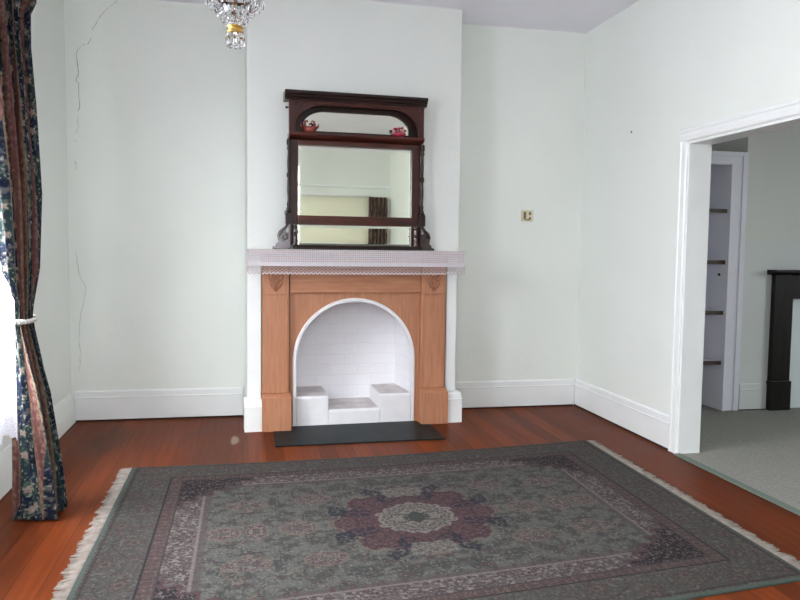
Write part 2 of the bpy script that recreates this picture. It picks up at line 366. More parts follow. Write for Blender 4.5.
# baseboards
BP = [(0.0, 0.013), (0.016, 0.013), (0.016, 0.180), (0.0185, 0.183), (0.0185, 0.189), (0.0145, 0.193), (0.0135, 0.228), (0.009, 0.238), (0.0, 0.240)]
def skirt(name, side, a0, a1, pos, label, m=None):
    mb = MB()
    if side == 'back': mb.prism([(pos-d, z) for d, z in BP], 'x', a0, a1)          # faces -y
    elif side == 'front': mb.prism([(pos+d, z) for d, z in BP], 'x', a0, a1)
    elif side == 'left': mb.prism([(pos+d, z) for d, z in BP], 'y', a0, a1)        # faces +x
    else: mb.prism([(pos-d, z) for d, z in BP], 'y', a0, a1)                       # faces -x
    o = struct(name, mb, m or M['base'], label, 'baseboard')
    g = MB()       # dark strip filling the gap below the board, colour painting in its shadow
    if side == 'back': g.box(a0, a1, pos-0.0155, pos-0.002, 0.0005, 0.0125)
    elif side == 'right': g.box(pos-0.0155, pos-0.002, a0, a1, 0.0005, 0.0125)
    if g.v: g.build('floor_gap_shadow', M['gap'], o)
    return o
skirt('baseboard_back', 'back', XL+0.03, -0.035, YA, 'white baseboard of the alcove left of the fireplace')
skirt('baseboard_back.001', 'back', BW+0.03, XR-0.03, YA, 'white baseboard of the alcove right of the fireplace')
struct('baseboard_left', MB().prism([(XL, 0.004), (XL+0.034, 0.004), (XL+0.030, 0.10), (XL+0.014, 0.19), (XL+0.004, 0.225), (XL, 0.230)], 'y', YF, YA), M['wall'], 'low painted baseboard under the window on the left', 'baseboard')
skirt('baseboard_right', 'right', DO[1]+0.09, YA, XR, 'white baseboard left of the wide doorway')
skirt('baseboard_right.001', 'right', YF, -3.215, XR, 'white baseboard on the near side of the doorway')
skirt('baseboard_front', 'front', XL+0.03, XR-0.03, YF, 'white baseboard of the unseen wall')
# breast plinths and boards at the fireplace sides
mb = MB(B); mb.prism([(-min(d*8.0, 0.130), max(z, 0) if z > 0.02 else 0) for d, z in BP], 'x', -0.03, 0.098)
struct('baseboard_chimney', mb, M['gloss'], 'white plinth left of the fireplace surround', 'baseboard')
mb = MB(B); mb.prism([(-min(d*8.0, 0.130), max(z, 0) if z > 0.02 else 0) for d, z in BP], 'x', 1.556, BW+0.012)
struct('baseboard_chimney.001', mb, M['gloss'], 'white plinth right of the fireplace surround', 'baseboard')
mb = MB(B); mb.box(-0.004, 0.098, -0.05, 0.0, 0.241, 1.33)
struct('trim_1', mb, M['gloss'], 'white board left of the pine surround', 'trim', bevel=0.005)
mb = MB(B); mb.box(1.556, 1.640, -0.05, 0.0, 0.241, 1.33)
struct('trim_2', mb, M['gloss'], 'white board right of the pine surround', 'trim', bevel=0.005)

# doorway casing and lining
def casing_prof(): return [(0, 0), (0.09, 0), (0.09, 0.012), (0.080, 0.021), (0.064, 0.021), (0.058, 0.016), (0.03, 0.015), (0.024, 0.019), (0.008, 0.019), (0, 0.012)]
dtr = thing('trim_3', (XR, DO[1], 0), 'white moulded casing and lining of the wide doorway', 'trim'); dtr['kind'] = 'structure'
y1c = DO[1]+0.105
mb = MB(); mb.prism([(XR-d, DO[1]+w) for w, d in casing_prof()], 'z', 0.0, DO[3]+0.0)
mb.build('side_casing', M['gloss'], dtr)
mb = MB(); mb.prism([(XR-d, DO[0]-w) for w, d in casing_prof()], 'z', 0.0, DO[3])
mb.build('side_casing', M['gloss'], dtr)
mb = MB(); mb.prism([(XR-d, DO[3]+w) for w, d in casing_prof()], 'y', DO[0]-0.09, DO[1]+0.09)
mb.build('head_casing', M['gloss'], dtr)
mb = MB(); mb.box(XR-0.004, XR+WT+0.004, DO[1]-0.018, DO[1], 0, DO[3]); mb.build('jamb', M['gloss'], dtr, 0.002)
mb = MB(); mb.box(XR-0.004, XR+WT+0.004, DO[0], DO[0]+0.018, 0, DO[3]); mb.build('jamb', M['gloss'], dtr, 0.002)
mb = MB(); mb.box(XR-0.004, XR+WT+0.004, DO[0]+0.018, DO[1]-0.018, DO[3]-0.018, DO[3]); mb.build('head_lining', M['gloss'], dtr, 0.002)

# wall cracks (part of the back wall's plaster)
CR = [[(-0.961, 3.245), (-1.012, 3.197), (-1.055, 3.156), (-1.092, 3.109), (-1.121, 3.062), (-1.151, 3.008)],
 [(-1.159, 2.948), (-1.181, 2.902), (-1.209, 2.9), (-1.245, 2.868), (-1.267, 2.822), (-1.261, 2.771), (-1.255, 2.704), (-1.256, 2.659), (-1.278, 2.628), (-1.25, 2.607), (-1.251, 2.518), (-1.245, 2.443), (-1.26, 2.39)],
 [(-1.262, 2.36), (-1.262, 2.292), (-1.273, 2.231)], [(-1.285, 2.178), (-1.279, 2.163)], [(-1.292, 2.026), (-1.278, 1.982), (-1.289, 1.951)],
 [(-1.292, 1.34), (-1.287, 1.248), (-1.276, 1.171), (-1.252, 1.109), (-1.224, 1.047), (-1.24, 0.954), (-1.263, 0.86), (-1.278, 0.751), (-1.283, 0.603), (-1.268, 0.564), (-1.278, 0.47), (-1.286, 0.392)]]
mb = MB()
for ci, path in enumerate(CR):
    pts = []
    for (a, b), (c_, d) in zip(path, path[1:]):
        for i in range(4):
            t = i/4; pts.append((a+(c_-a)*t+random.uniform(-.004, .004), b+(d-b)*t))
    pts.append(path[-1]); n = len(pts)
    wd = 0.0030 if ci < 2 else 0.0014
    vs = []
    for i, (x, z) in enumerate(pts):
        w = wd*random.uniform(0.5, 1.1)*(0.35 if i in (0, n-1) else 1)
        vs += [(x-w, YA-0.0008, z-w*.3), (x+w, YA-0.0008, z+w*.3), (x+w, YA+0.0005, z+w*.3), (x-w, YA+0.0005, z-w*.3)]
    fs = []
    for i in range(n-1):
        for k in range(4): fs.append((4*i+k, 4*i+(k+1) % 4, 4*i+4+(k+1) % 4, 4*i+4+k))
    mb.add(vs, fs)
mb.build('crack', M['crack'], struct_back)

# ------------------------------------------------------------------ fireplace surround (stripped pine)
fs = thing('fireplace_surround', B(0.83, -0.06, 0), 'stripped pine fireplace surround with an arched opening under the lace covered shelf', 'fireplace surround')
AX, AZ, AR = 0.82, 0.510, 0.485
# arch panel
outer = [(0.312, 0.0), (AX-AR, 0.0)]+[(AX-AR, 0.2)]+arc(AX, AZ, AR, AR, 180, 0, 40)+[(AX+AR, 0.2), (AX+AR, 0.0), (1.340, 0.0), (1.340, 1.035), (0.312, 1.035)]
shape2d('arch_panel', outer, [], 0.03, M['pine'], fs, lambda u, v, w: B(u, -0.016+w, v))
for x0, x1 in ((0.106, 0.304), (1.342, 1.540)):
    p = MB(B); p.box(x0, x1, -0.075, -0.001, 0.276, 1.325)
    pil = p.build('pilaster', M['pine'], fs, 0.004)
    q = MB(B); q.box(x0+0.012, x0+0.020, -0.079, -0.074, 0.30, 1.03).box(x1-0.020, x1-0.012, -0.079, -0.074, 0.30, 1.03)
    q.build('bead', M['pine'], pil, 0.002)
    # carved corbel ornament
    cx = (x0+x1)/2; k = MB(B)
    for sgn in (-1, 1):
        pts = []
        for i in range(22):
            a = i/21*2.3*PI; r = 0.034*(1-i/26)
            pts.append((cx+sgn*(0.030-r*math.cos(a)*0.9+0.004), -0.077, 1.165-r*math.sin(a)*1.2))
        k.tube(pts, 0.006, 6)
        k.tube([(cx+sgn*0.05, -0.077, 1.125), (cx+sgn*0.035, -0.080, 1.095), (cx+sgn*0.012, -0.079, 1.07), (cx, -0.077, 1.05)], [0.004, 0.008, 0.007, 0.004], 6)
    for i in range(3):
        k.tube([(cx+(i-1)*0.022, -0.077, 1.13), (cx+(i-1)*0.016, -0.083, 1.10), (cx+(i-1)*0.006, -0.077, 1.065)], [0.003, 0.009, 0.003], 6)
    k.box(x0+0.004, x1-0.004, -0.083, -0.074, 1.02, 1.030)
    k.build('carving', M['pinedk'], pil)
    b = MB(B); b.prism([(-0.150, 0.0), (-0.001, 0.0), (-0.001, 0.275), (-0.082, 0.275), (-0.110, 0.268), (-0.150, 0.252)], 'x', x0-0.006, x1+0.012)
    b.build('base_block', M['pine'], fs, 0.003)
f = MB(B); f.box(0.312, 1.340, -0.052, -0.001, 1.037, 1.325).box(0.312, 1.340, -0.060, -0.052, 1.037, 1.052)
f.build('frieze', M['pineh'], fs, 0.003)
f = MB(B); f.prism([(-0.001, 1.326), (-0.085, 1.326), (-0.115, 1.334), (-0.195, 1.334), (-0.205, 1.340), (-0.205, 1.357), (-0.195, 1.362), (-0.001, 1.362)], 'x', 0.004, 1.640)
f.build('mantel_shelf', M['pineh'], fs, 0.002)

# firebox: painted brick niche with arch rim and hobs
fb = thing('firebox', B(AX, 0.1, 0), 'white painted brick firebox with stepped hobs inside the arch', 'fireplace')
t = MB(B); rin = AR-0.030; RY0, RY1 = -0.040, 0.010
op = [(AX-AR+0.001, 0.0)]+arc(AX, AZ, AR-0.001, AR-0.001, 180, 0, 48)+[(AX+AR-0.001, 0.0), (AX+rin, 0.0)]+arc(AX, AZ, rin, rin, 0, 180, 48)+[(AX-rin, 0.0)]
shape2d('arch_rim', op, [], RY1-RY0, M['rimw'], fb, lambda u, v, w: B(u, (RY0+RY1)/2+w, v), 0.006)
xb0, xb1, yb = 0.372, 1.235, 0.36
b = MB(B)
b.box(xb0-0.06, xb1+0.06, yb, yb+0.05, 0, 1.30)                                           # back
b.prism([(OX0+0.003, 0.011), (AX-rin-0.002, 0.011), (xb0, yb-0.001), (xb0-0.06, yb-0.001), (OX0+0.003, 0.30)], 'z', 0, 1.30)
b.prism([(OX1-0.003, 0.011), (AX+rin+0.002, 0.011), (xb1, yb-0.001), (xb1+0.06, yb-0.001), (OX1-0.003, 0.30)], 'z', 0, 1.30)
b.prism([(0.012, OZ-0.002), (0.30, 1.28), (0.36, 1.28), (0.36, 1.33), (0.012, 1.33)], 'x', xb0-0.05, xb1+0.05)
b.build('brick_lining', M['brickw'], fb)
def hobface(x0, x1, z1, y0=-0.034):
    h = MB(B); n = 24; vs = []
    return h.prism([(y0, 0), (y0+0.003, z1-0.012), (y0+0.014, z1), (yb-0.004, z1+0.006), (yb-0.004, 0)], 'x', x0, x1)
M['hobtop'] = mat('ash_dusted_brick', (190, 184, 182), 0.85, rgb2=(214, 210, 209), vscale=9, bump=0.2, bscale=60)
for x0, x1, z1, nm in ((AX-rin+0.001, 0.614, 0.232, 'hob'), (1.022, AX+rin-0.001, 0.232, 'hob'), (0.615, 1.021, 0.122, 'hearth_step')):
    h_ = hobface(x0, x1, z1).build(nm, M['rimw'], fb, 0.006)
    q = MB(B); q.prism([(-0.016, z1+0.0006), (-0.014, z1+0.003), (yb-0.004, z1+0.009), (yb-0.004, z1+0.0066)], 'x', x0+0.006, x1-0.006)
    q.build('dusty_top', M['hobtop'], h_)

# hearth slab
hs = MB(); hp = [(0.184, -0.659), (1.412, -0.635), (1.405, -0.185), (1.318, -0.185), (1.318, -0.058), (0.335, -0.100), (0.335, -0.235), (0.186, -0.235)]
hs.prism(hp, 'z', 0.0005, 0.010)
tag(hs.build('hearth_slab', M['slate'], None, 0.003), 'dark slate hearth slab flush in front of the arched firebox', 'hearth')

# ------------------------------------------------------------------ lace mantel runner
lr = thing('lace_runner', B(0.83, -0.215, 1.365), 'white crochet lace runner draped along the mantel shelf', 'lace runner')
mb = MB(B); mb.box(-0.004, 1.646, -0.2125, -0.012, 1.3635, 1.3665); mb.build('top_cloth', M['lace'], lr)
def net(mb, pth, z0, z1, cw, ch, thick, kind, wob=0.0):
    """open net along a plan polyline pth (list of (x,y)), cells cw x ch, each a frame of thread; kind 'square' or 'diamond'"""
    P = [Vector(p) for p in pth]; Ls = [0]
    for a, b in zip(P, P[1:]): Ls.append(Ls[-1]+(b-a).length)
    def at(s):
        s = max(0, min(Ls[-1], s))
        for i in range(len(P)-1):
            if s <= Ls[i+1]+1e-9:
                t = (s-Ls[i])/(Ls[i+1]-Ls[i]); p = P[i].lerp(P[i+1], t); return p
        return P[-1]
    def pt(s, z):
        p = at(s); yo = wob*math.sin(s*17.0)*(1.365-z)/0.18
        return (p.x, p.y+yo, z)
    nx = max(1, int(round(Ls[-1]/cw))); nz = max(1, int(round((z1-z0)/ch)))
    for i in range(nx):
        for j in range(nz):
            s0, s1 = Ls[-1]*i/nx, Ls[-1]*(i+1)/nx; a, b = z0+(z1-z0)*j/nz, z0+(z1-z0)*(j+1)/nz
            sm, zm = (s0+s1)/2, (a+b)/2
            if kind == 'square':
                o = [(s0, a), (s1, a), (s1, b), (s0, b)]; th = thick
            else:
                o = [(sm, a), (s1, zm), (sm, b), (s0, zm)]; th = thick
            k = 1-th
            inn = [(sm+(x-sm)*k, zm+(z-zm)*k) for x, z in o]
            vs = [pt(*p) for p in o]+[pt(*p) for p in inn]
            mb.add(vs, [(q, (q+1) % 4, 4+(q+1) % 4, 4+q) for q in range(4)])
LX0, LX1 = -0.008, 1.650
PTH = [(LX0, -0.02), (LX0, -0.2165), (LX1, -0.2165), (LX1, -0.02)]
n1 = MB(B)
net(n1, PTH, 1.272, 1.366, 0.0160, 0.0157, 0.53, 'square', 0.002)
n1.build('fine_net', M['lace'], lr, fixn=False)
n2 = MB(B)
net(n2, PTH, 1.244, 1.272, 0.02, 0.028, 0.97, 'square', 0.002)
n2.build('hem_band', M['lace'], lr, fixn=False)
n3 = MB(B)
net(n3, PTH, 1.198, 1.244, 0.0305, 0.023, 0.27, 'diamond', 0.002)
# scalloped picot edge
LT = LX1-LX0
for i in range(54):
    x0 = LX0+LT*i/54; x1 = LX0+LT*(i+1)/54; xm = (x0+x1)/2; w = (x1-x0)
    pts_o = [(x0, 1.199)]+[(xm-0.5*w*math.cos(PI*k/6), 1.199-0.017*math.sin(PI*k/6)) for k in range(1, 6)]+[(x1, 1.199)]
    pts_i = [(xm+(x-xm)*0.45, 1.199+(z-1.199)*0.45) for x, z in pts_o]
    n = len(pts_o)
    n3.add([(x, -0.2165, z) for x, z in pts_o]+[(x, -0.2165, z) for x, z in pts_i], [(k, k+1, n+k+1, n+k) for k in range(n-1)])
n3.build('scalloped_edge', M['lace'], lr, fixn=False)
for o in lr.children:
    if o.name.split('.')[0] in ('fine_net', 'hem_band', 'scalloped_edge'):
        sm = o.modifiers.new('thread', 'SOLIDIFY'); sm.thickness = 0.0015; sm.offset = 0

# ------------------------------------------------------------------ overmantel mirror
ZB = 1.3672
om = thing('overmantel_mirror', B(0.82, -0.1, ZB), 'dark carved mahogany overmantel with three mirrors on the mantel shelf', 'mirror')
def part(fn, name, m, parent=om, bevel=0.003):
    mb = MB(B); fn(mb); return mb.build(name, m, parent, bevel)
part(lambda q: q.prism([(-0.185, ZB), (-0.02, ZB), (-0.02, 1.396), (-0.170, 1.396), (-0.178, 1.389), (-0.185, 1.387)], 'x', 0.335, 1.312), 'base_shelf', M['mahogd'])
part(lambda q: q.box(0.304, 1.322, -0.022, -0.008, 1.397, 2.46), 'back_board', M['mahogd'])
part(lambda q: q.box(0.304, 0.372, -0.060, -0.022, 1.397, 2.185), 'stile', M['mahog'])
part(lambda q: q.box(1.254, 1.322, -0.060, -0.022, 1.397, 2.185), 'stile', M['mahog'])
part(lambda q: q.box(0.372, 1.258, -0.066, -0.022, 1.556, 1.622), 'middle_rail', M['mahogh'])
part(lambda q: q.box(0.372, 1.258, -0.062, -0.022, 2.150, 2.185), 'top_rail', M['mahogh'])
def bevel_glass(name, x0, x1, z0, z1, y):
    r = part(lambda q: q.box(x0, x1, y-0.001, y+0.004, z0, z1), name, M['mirror'], om, 0)
    b = 0.022; me = MB(B)
    o = [(x0, z0), (x1, z0), (x1, z1), (x0, z1)]; i_ = [(x0+b, z0+b), (x1-b, z0+b), (x1-b, z1-b), (x0+b, z1-b)]
    me.add([(x, y-0.0012, z) for x, z in o]+[(x, y-0.0027, z) for x, z in i_], [(k, (k+1) % 4, 4+(k+1) % 4, 4+k) for k in range(4)])
    me.add([(x, y-0.0027, z) for x, z in i_], [(0, 1, 2, 3)])
    me.build('bevelled_face', M['mirror'], r)
bevel_glass('mirror_glass', 0.372, 1.258, 1.622, 2.150, -0.034)
bevel_glass('mirror_glass', 0.372, 1.258, 1.400, 1.556, -0.034)
# display shelf under the arched niche
part(lambda q: q.prism([(-0.008, 2.186), (-0.060, 2.186), (-0.105, 2.196), (-0.128, 2.206), (-0.134, 2.216), (-0.134, 2.232), (-0.008, 2.232)], 'x', 0.296, 1.332), 'display_shelf', M['mahogh'])
# arched fascia (front) and arched inner frame (back)
def archo(x0, x1, z0, z1, rx, rz, n=14):
    return [(x0, z0)]+arc(x0+rx, z1-rz, rx, rz, 180, 90, n)+arc(x1-rx, z1-rz, rx, rz, 90, 0, n)+[(x1, z0)]
fo = [(0.296, 2.233), (0.345, 2.233)]+arc(0.345+0.22, 2.434-0.160, 0.22, 0.160, 180, 90, 14)+arc(1.280-0.22, 2.434-0.160, 0.22, 0.160, 90, 0, 14)+[(1.280, 2.233), (1.328, 2.233), (1.328, 2.466), (0.296, 2.466)]
shape2d('arched_fascia', fo, [], 0.022, M['mahog'], om, lambda u, v, w: B(u, -0.113+w, v), 0.003)
part(lambda q: q.box(0.304, 0.324, -0.102, -0.022, 2.233, 2.466), 'niche_side', M['mahogd'])
part(lambda q: q.box(1.302, 1.322, -0.102, -0.022, 2.233, 2.466), 'niche_side', M['mahogd'])
fi = archo(0.402, 1.228, 2.258, 2.404, 0.17, 0.125)
shape2d('inner_arch', [(0.325, 2.233), (1.301, 2.233), (1.301, 2.465), (0.325, 2.465)], [fi], 0.016, M['mahogd'], om, lambda u, v, w: B(u, -0.034+w, v), 0.002)
shape2d('mirror_glass', archo(0.394, 1.236, 2.252, 2.412, 0.17, 0.125), [], 0.003, M['mirror'], om, lambda u, v, w: B(u, -0.0240+w, v))
# carved line on the fascia
def carve(q):
    pts = [(0.40+0.83*i/30, -0.125, 2.449+0.004*math.sin(i*1.3)) for i in range(31)]; q.tube(pts, 0.0045, 6)
    for cx, sg in ((0.352, 1), (1.290, -1)):
        q.tube([(cx+sg*(0.012*math.cos(a)*(1-a/14)), -0.125, 2.440+0.016*math.sin(a)*(1-a/14)) for a in [k*0.5 for k in range(18)]], 0.004, 6)
part(carve, 'carving', M['mahogh'], om, 0)
# cornice
part(lambda q: q.prism([(-0.008, 2.467), (-0.126, 2.467), (-0.130, 2.480), (-0.142, 2.489), (-0.146, 2.502), (-0.160, 2.510), (-0.160, 2.527), (-0.150, 2.533), (-0.008, 2.533)], 'x', 0.264, 1.350), 'cornice', M['mahogd'])
part(lambda q: q.lathe([(0.004, 0), (0.009, 0.004), (0.009, 0.012), (0.005, 0.016), (0.005, 0.026)], (0.270, -0.113, 2.408), 'x', 12), 'peg', M['mahogd'])
# turned columns
def turned(z0, z1, r, segs):
    pr = []; h = z1-z0
    base = [(0.9, 0), (1.1, .03), (1.1, .06), (0.7, .08), (1.0, .11), (0.7, .14), (0.62, .2), (0.8, .30), (0.72, .42), (0.6, .47), (1.0, .49), (1.0, .53), (0.6, .55), (0.75, .66), (0.62, .78), (0.6, .84), (1.0, .87), (0.7, .9), (1.1, .93), (1.1, .97), (0.9, 1)]
    return [(a*r, b*h) for a, b in base]
for cx in (0.300, 1.330):
    part(lambda q: q.lathe(turned(1.640, 2.185, 0.017, 0), (cx, -0.082, 1.640), 'z', 16), 'turned_column', M['mahogd'], om, 0)
    part(lambda q: q.box(cx-0.026, cx+0.026, -0.105, -0.060, 1.556, 1.639), 'column_block', M['mahogd'])
for cx in (0.344, 1.282):
    part(lambda q: q.lathe(turned(1.397, 1.556, 0.020, 0), (cx, -0.095, 1.397), 'z', 16), 'turned_foot', M['mahogg'], om, 0)
# fretwork side brackets
def bracket(sg, x_in):
    o = [(0.0, 0.0), (0.135, 0.0), (0.135, 0.018), (0.112, 0.022), (0.108, 0.040), (0.088, 0.052), (0.094, 0.075), (0.100, 0.105), (0.088, 0.135), (0.060, 0.158), (0.032, 0.178), (0.016, 0.205), (0.020, 0.232), (0.044, 0.258), (0.046, 0.280), (0.026, 0.302), (0.020, 0.345), (0.010, 0.352), (0.0, 0.345)]
    hole = arc(0.046, 0.088, 0.030, 0.030, 0, 300, 12)+[(0.050, 0.040), (0.066, 0.048), (0.068, 0.066)]
    hole2 = [(0.012, 0.125), (0.040, 0.130), (0.030, 0.152), (0.012, 0.178)]
    h = [hole2] if sg > 0 else [arc(0.048, 0.092, 0.028, 0.028, 0, 345, 14), hole2]
    return shape2d('side_bracket', [(x_in+sg*a, b) for a, b in o], [[(x_in+sg*a, b) for a, b in q] for q in h], 0.020, M['mahogg'], om, lambda u, v, w: splay(sg, x_in, u, -0.085+w, ZB+v), 0.003)
SPL = math.radians(17)
def splay(sg, x_in, u, y, z):       # the wing brackets fold slightly back from the frame
    a = sg*(u-x_in); d = y+0.085
    return B(x_in+sg*(a*math.cos(SPL)+d*math.sin(SPL)*0.0+0.0), -0.085+a*math.sin(SPL)+d, z)
bl = bracket(-1, 0.312); br = bracket(1, 1.316)
for sg, x_in, par in ((-1, 0.312, bl), (1, 1.316, br)):
    q = MB(lambda u, y, z, sg=sg, x_in=x_in: splay(sg, x_in, u, y, z)); pts = []
    for i in range(26):
        a = i/25*2.6*PI; r = 0.034*(1-i/30)
        pts.append((x_in+sg*(0.050+r*math.cos(a)), -0.097, ZB+0.094+r*math.sin(a)))
    pts = [(x_in+sg*0.016, -0.097, ZB+0.20), (x_in+sg*0.045, -0.097, ZB+0.158), (x_in+sg*0.075, -0.097, ZB+0.128)]+pts
    q.tube(pts, 0.0075, 8); q.box(min(x_in+sg*0.005, x_in+sg*0.128), max(x_in+sg*0.005, x_in+sg*0.128), -0.102, -0.094, ZB+0.004, ZB+0.014)
    q.build('scroll', M['mahogg'], par)

# ornaments on the display shelf
ZS = 2.2325
oa = thing('ornament', B(0.452, -0.085, ZS), 'reddish brown pottery ornament with two curled tips on the left of the mirror shelf', 'ornament', None)
q = MB(B); q.lathe([(0.030, 0), (0.042, 0.004), (0.050, 0.022), (0.050, 0.034), (0.044, 0.046), (0.038, 0.044), (0.034, 0.02)], (0.452, -0.085, ZS), 'z', 20); q.build('pot', M['redpot'], oa)
for sg in (-1, 1):
    q = MB(B); q.tube([(0.452+sg*0.030, -0.085, ZS+0.04), (0.452+sg*0.040, -0.085, ZS+0.062), (0.452+sg*0.034, -0.085, ZS+0.085), (0.452+sg*0.018, -0.085, ZS+0.090), (0.452+sg*0.012, -0.085, ZS+0.078)], [0.010, 0.011, 0.009, 0.007, 0.004], 8)
    q.tube([(0.452+sg*0.046, -0.085, ZS+0.03), (0.452+sg*0.062, -0.085, ZS+0.05), (0.452+sg*0.066, -0.085, ZS+0.070)], [0.008, 0.008, 0.003], 8)
    q.build('curl', M['redpot'], oa)
ob = thing('ornament', B(1.140, -0.085, ZS), 'pink and red flower bowl ornament on the right of the mirror shelf', 'ornament', None)
q = MB(B); q.lathe([(0.028, 0), (0.040, 0.004), (0.052, 0.018), (0.054, 0.030), (0.046, 0.036), (0.03, 0.03)], (1.140, -0.085, ZS), 'z', 20); q.build('bowl', M['pink'], ob)
for i in range(8):
    a = -1.1+2.2*i/7; r = 0.05+0.008*(i % 2)
    cx, cz = 1.140+math.sin(a)*r*0.95, ZS+0.034+math.cos(a)*r*0.75
    q = MB(B); yy = -0.085+random.uniform(-.015, .015)
    q.tube([(1.140+math.sin(a)*0.02, yy, ZS+0.030), (cx, yy, cz)], [0.004, 0.003], 6)
    q.lathe([(0.002, -0.008), (0.010, -0.004), (0.012, 0.002), (0.006, 0.008), (0.001, 0.010)], (cx, yy, cz), 'z', 8)
    q.build('flower', M['palepink'] if i % 3 == 0 else M['pink'], ob)

# ------------------------------------------------------------------ wall fittings
sw = thing('light_switch', (2.381, YA, 1.678), 'small cream and brass light switch on the right alcove wall', 'light switch')
mb = MB(); mb.box(2.326, 2.436, YA-0.008, YA-0.0005, 1.630, 1.728); mb.build('plate', M['cream'], sw, 0.003)
mb = MB(); mb.box(2.345, 2.366, YA-0.016, YA-0.008, 1.650, 1.712).box(2.362, 2.408, YA-0.012, YA-0.008, 1.640, 1.650).box(2.394, 2.412, YA-0.014, YA-0.008, 1.685, 1.712).box(2.394, 2.412, YA-0.013, YA-0.008, 1.648, 1.668)
mb.build('inlay', M['olive'], sw, 0.002)
mb = MB(); mb.box(2.370, 2.390, YA-0.018, YA-0.008, 1.652, 1.715); mb.build('rocker', M['cream'], sw, 0.003)
nl = MB(); nl.lathe([(0.0055, -0.010), (0.0055, -0.006), (0.003, -0.005), (0.003, 0.002)], (XR, -0.492, 2.293), 'x', 10)
nl.tube([(XR-0.008, -0.492, 2.293), (XR-0.012, -0.512, 2.296)], 0.003, 6)
tag(nl.build('nail', M['iron']), 'small nail in the right wall left of the doorway', 'nail')

# ------------------------------------------------------------------ chandelier
CX, CY = -0.055, -2.6
ch = thing('chandelier', (CX, CY, H), 'small crystal chandelier with a gold collar hanging in front of the chimney breast', 'chandelier')
mb = MB(); mb.lathe([(0.065, 0), (0.06, -0.015), (0.03, -0.035), (0.012, -0.045)], (CX, CY, H), 'z', 24); mb.build('ceiling_rose', M['brass'], ch)
mb = MB()
for i in range(20):
    z = H-0.05-i*0.024; a = i % 2
    mb.tube([(CX+(0.006*math.cos(t) if a else 0), CY+(0 if a else 0.006*math.cos(t)), z-0.016+0.016*math.sin(t)) for t in [k*PI/4 for k in range(8)]], 0.0016, 5, True)
mb.build('chain', M['brass'], ch)
mb = MB(); mb.lathe([(0.006, 0.40), (0.012, 0.39), (0.006, 0.36), (0.005, 0.15), (0.012, 0.13), (0.006, 0.10), (0.006, 0.0)], (CX, CY, 2.31), 'z', 12); mb.build('stem', M['bronze'], ch)
ZR, RR = 2.400, 0.104
mb = MB()
mb.tube([(CX+RR*math.cos(t*PI/16), CY+RR*math.sin(t*PI/16), ZR) for t in range(32)], 0.007, 8, True)
mb2 = MB(); mb2.tube([(CX+0.05*math.cos(t*PI/12), CY+0.05*math.sin(t*PI/12), 2.70) for t in range(24)], 0.005, 8, True)
mb2.tube([(CX-0.05, CY, 2.70), (CX+0.05, CY, 2.70)], 0.003, 6); mb2.build('crown_ring', M['bronze'], ch)
for k in range(6):
    a = k*PI/3; mb.tube([(CX, CY, ZR+0.01), (CX+RR*0.5*math.cos(a), CY+RR*0.5*math.sin(a), ZR+0.012), (CX+RR*math.cos(a), CY+RR*math.sin(a), ZR)], 0.004, 6)
mb.build('ring_frame', M['bronze'], ch)
mb = MB(); mb.lathe([(0.026, 0), (0.034, 0.003), (0.034, 0.008), (0.028, 0.012), (0.028, 0.020), (0.034, 0.024), (0.034, 0.029), (0.026, 0.032)], (CX, CY, 2.250), 'z', 20); mb.build('collar', M['brass'], ch)
def crystal(mb, p, q, r, seg=6):
    p, q = Vector(p), Vector(q); d = (q-p)
    mb_pts = [p, p+d*0.12, p+d*0.62, p+d*0.9, q]
    o = len(mb.v); mb.tube(mb_pts, [r*0.2, r*0.6, r, r*0.6, r*0.1], seg)
    for i in range(len(mb.sm)-(4*seg+2), len(mb.sm)): mb.sm[i] = False
for k in range(16):
    a = k*PI/8+0.1; c_, s_ = math.cos(a), math.sin(a); mb = MB()
    P = lambda r, z: (CX+r*c_, CY+r*s_, z)
    prof = [(0.102, 2.402), (0.080, 2.345), (0.060, 2.312), (0.044, 2.290), (0.032, 2.276)]
    for (r0, z0), (r1, z1), rad in zip(prof, prof[1:], (0.011, 0.010, 0.008, 0.006)):
        crystal(mb, P(r0, z0), P(r1, z1+0.002), rad)
    mb.build('crystal_strand', M['crystal'], ch)
for k in range(12):
    a = k*PI/6; c_, s_ = math.cos(a), math.sin(a); mb = MB()
    crystal(mb, (CX+0.114*c_, CY+0.114*s_, ZR-0.008), (CX+0.110*c_, CY+0.110*s_, ZR-0.050), 0.008)
    mb.build('crystal_drop', M['crystal'], ch)
for k in range(8):
    a = k*PI/4; c_, s_ = math.cos(a), math.sin(a); mb = MB()
    crystal(mb, (CX+0.024*c_, CY+0.024*s_, 2.257), (CX+0.036*c_, CY+0.036*s_, 2.222), 0.009); crystal(mb, (CX+0.036*c_, CY+0.036*s_, 2.224), (CX+0.026*c_, CY+0.026*s_, 2.194), 0.010)
    mb.build('crystal_drop', M['crystal'], ch)
for k in range(12):
    a = k*PI/6; c_, s_ = math.cos(a), math.sin(a); mb = MB()
    for i in range(5):
        t0, t1 = i/5, (i+1)/5
        f_ = lambda t: (CX+(0.05+(RR-0.05)*t**2)*c_, CY+(0.05+(RR-0.05)*t**2)*s_, 2.70-(2.70-ZR)*t)
        crystal(mb, f_(t0), f_(t1), 0.009)
    mb.build('crystal_strand', M['crystal'], ch)

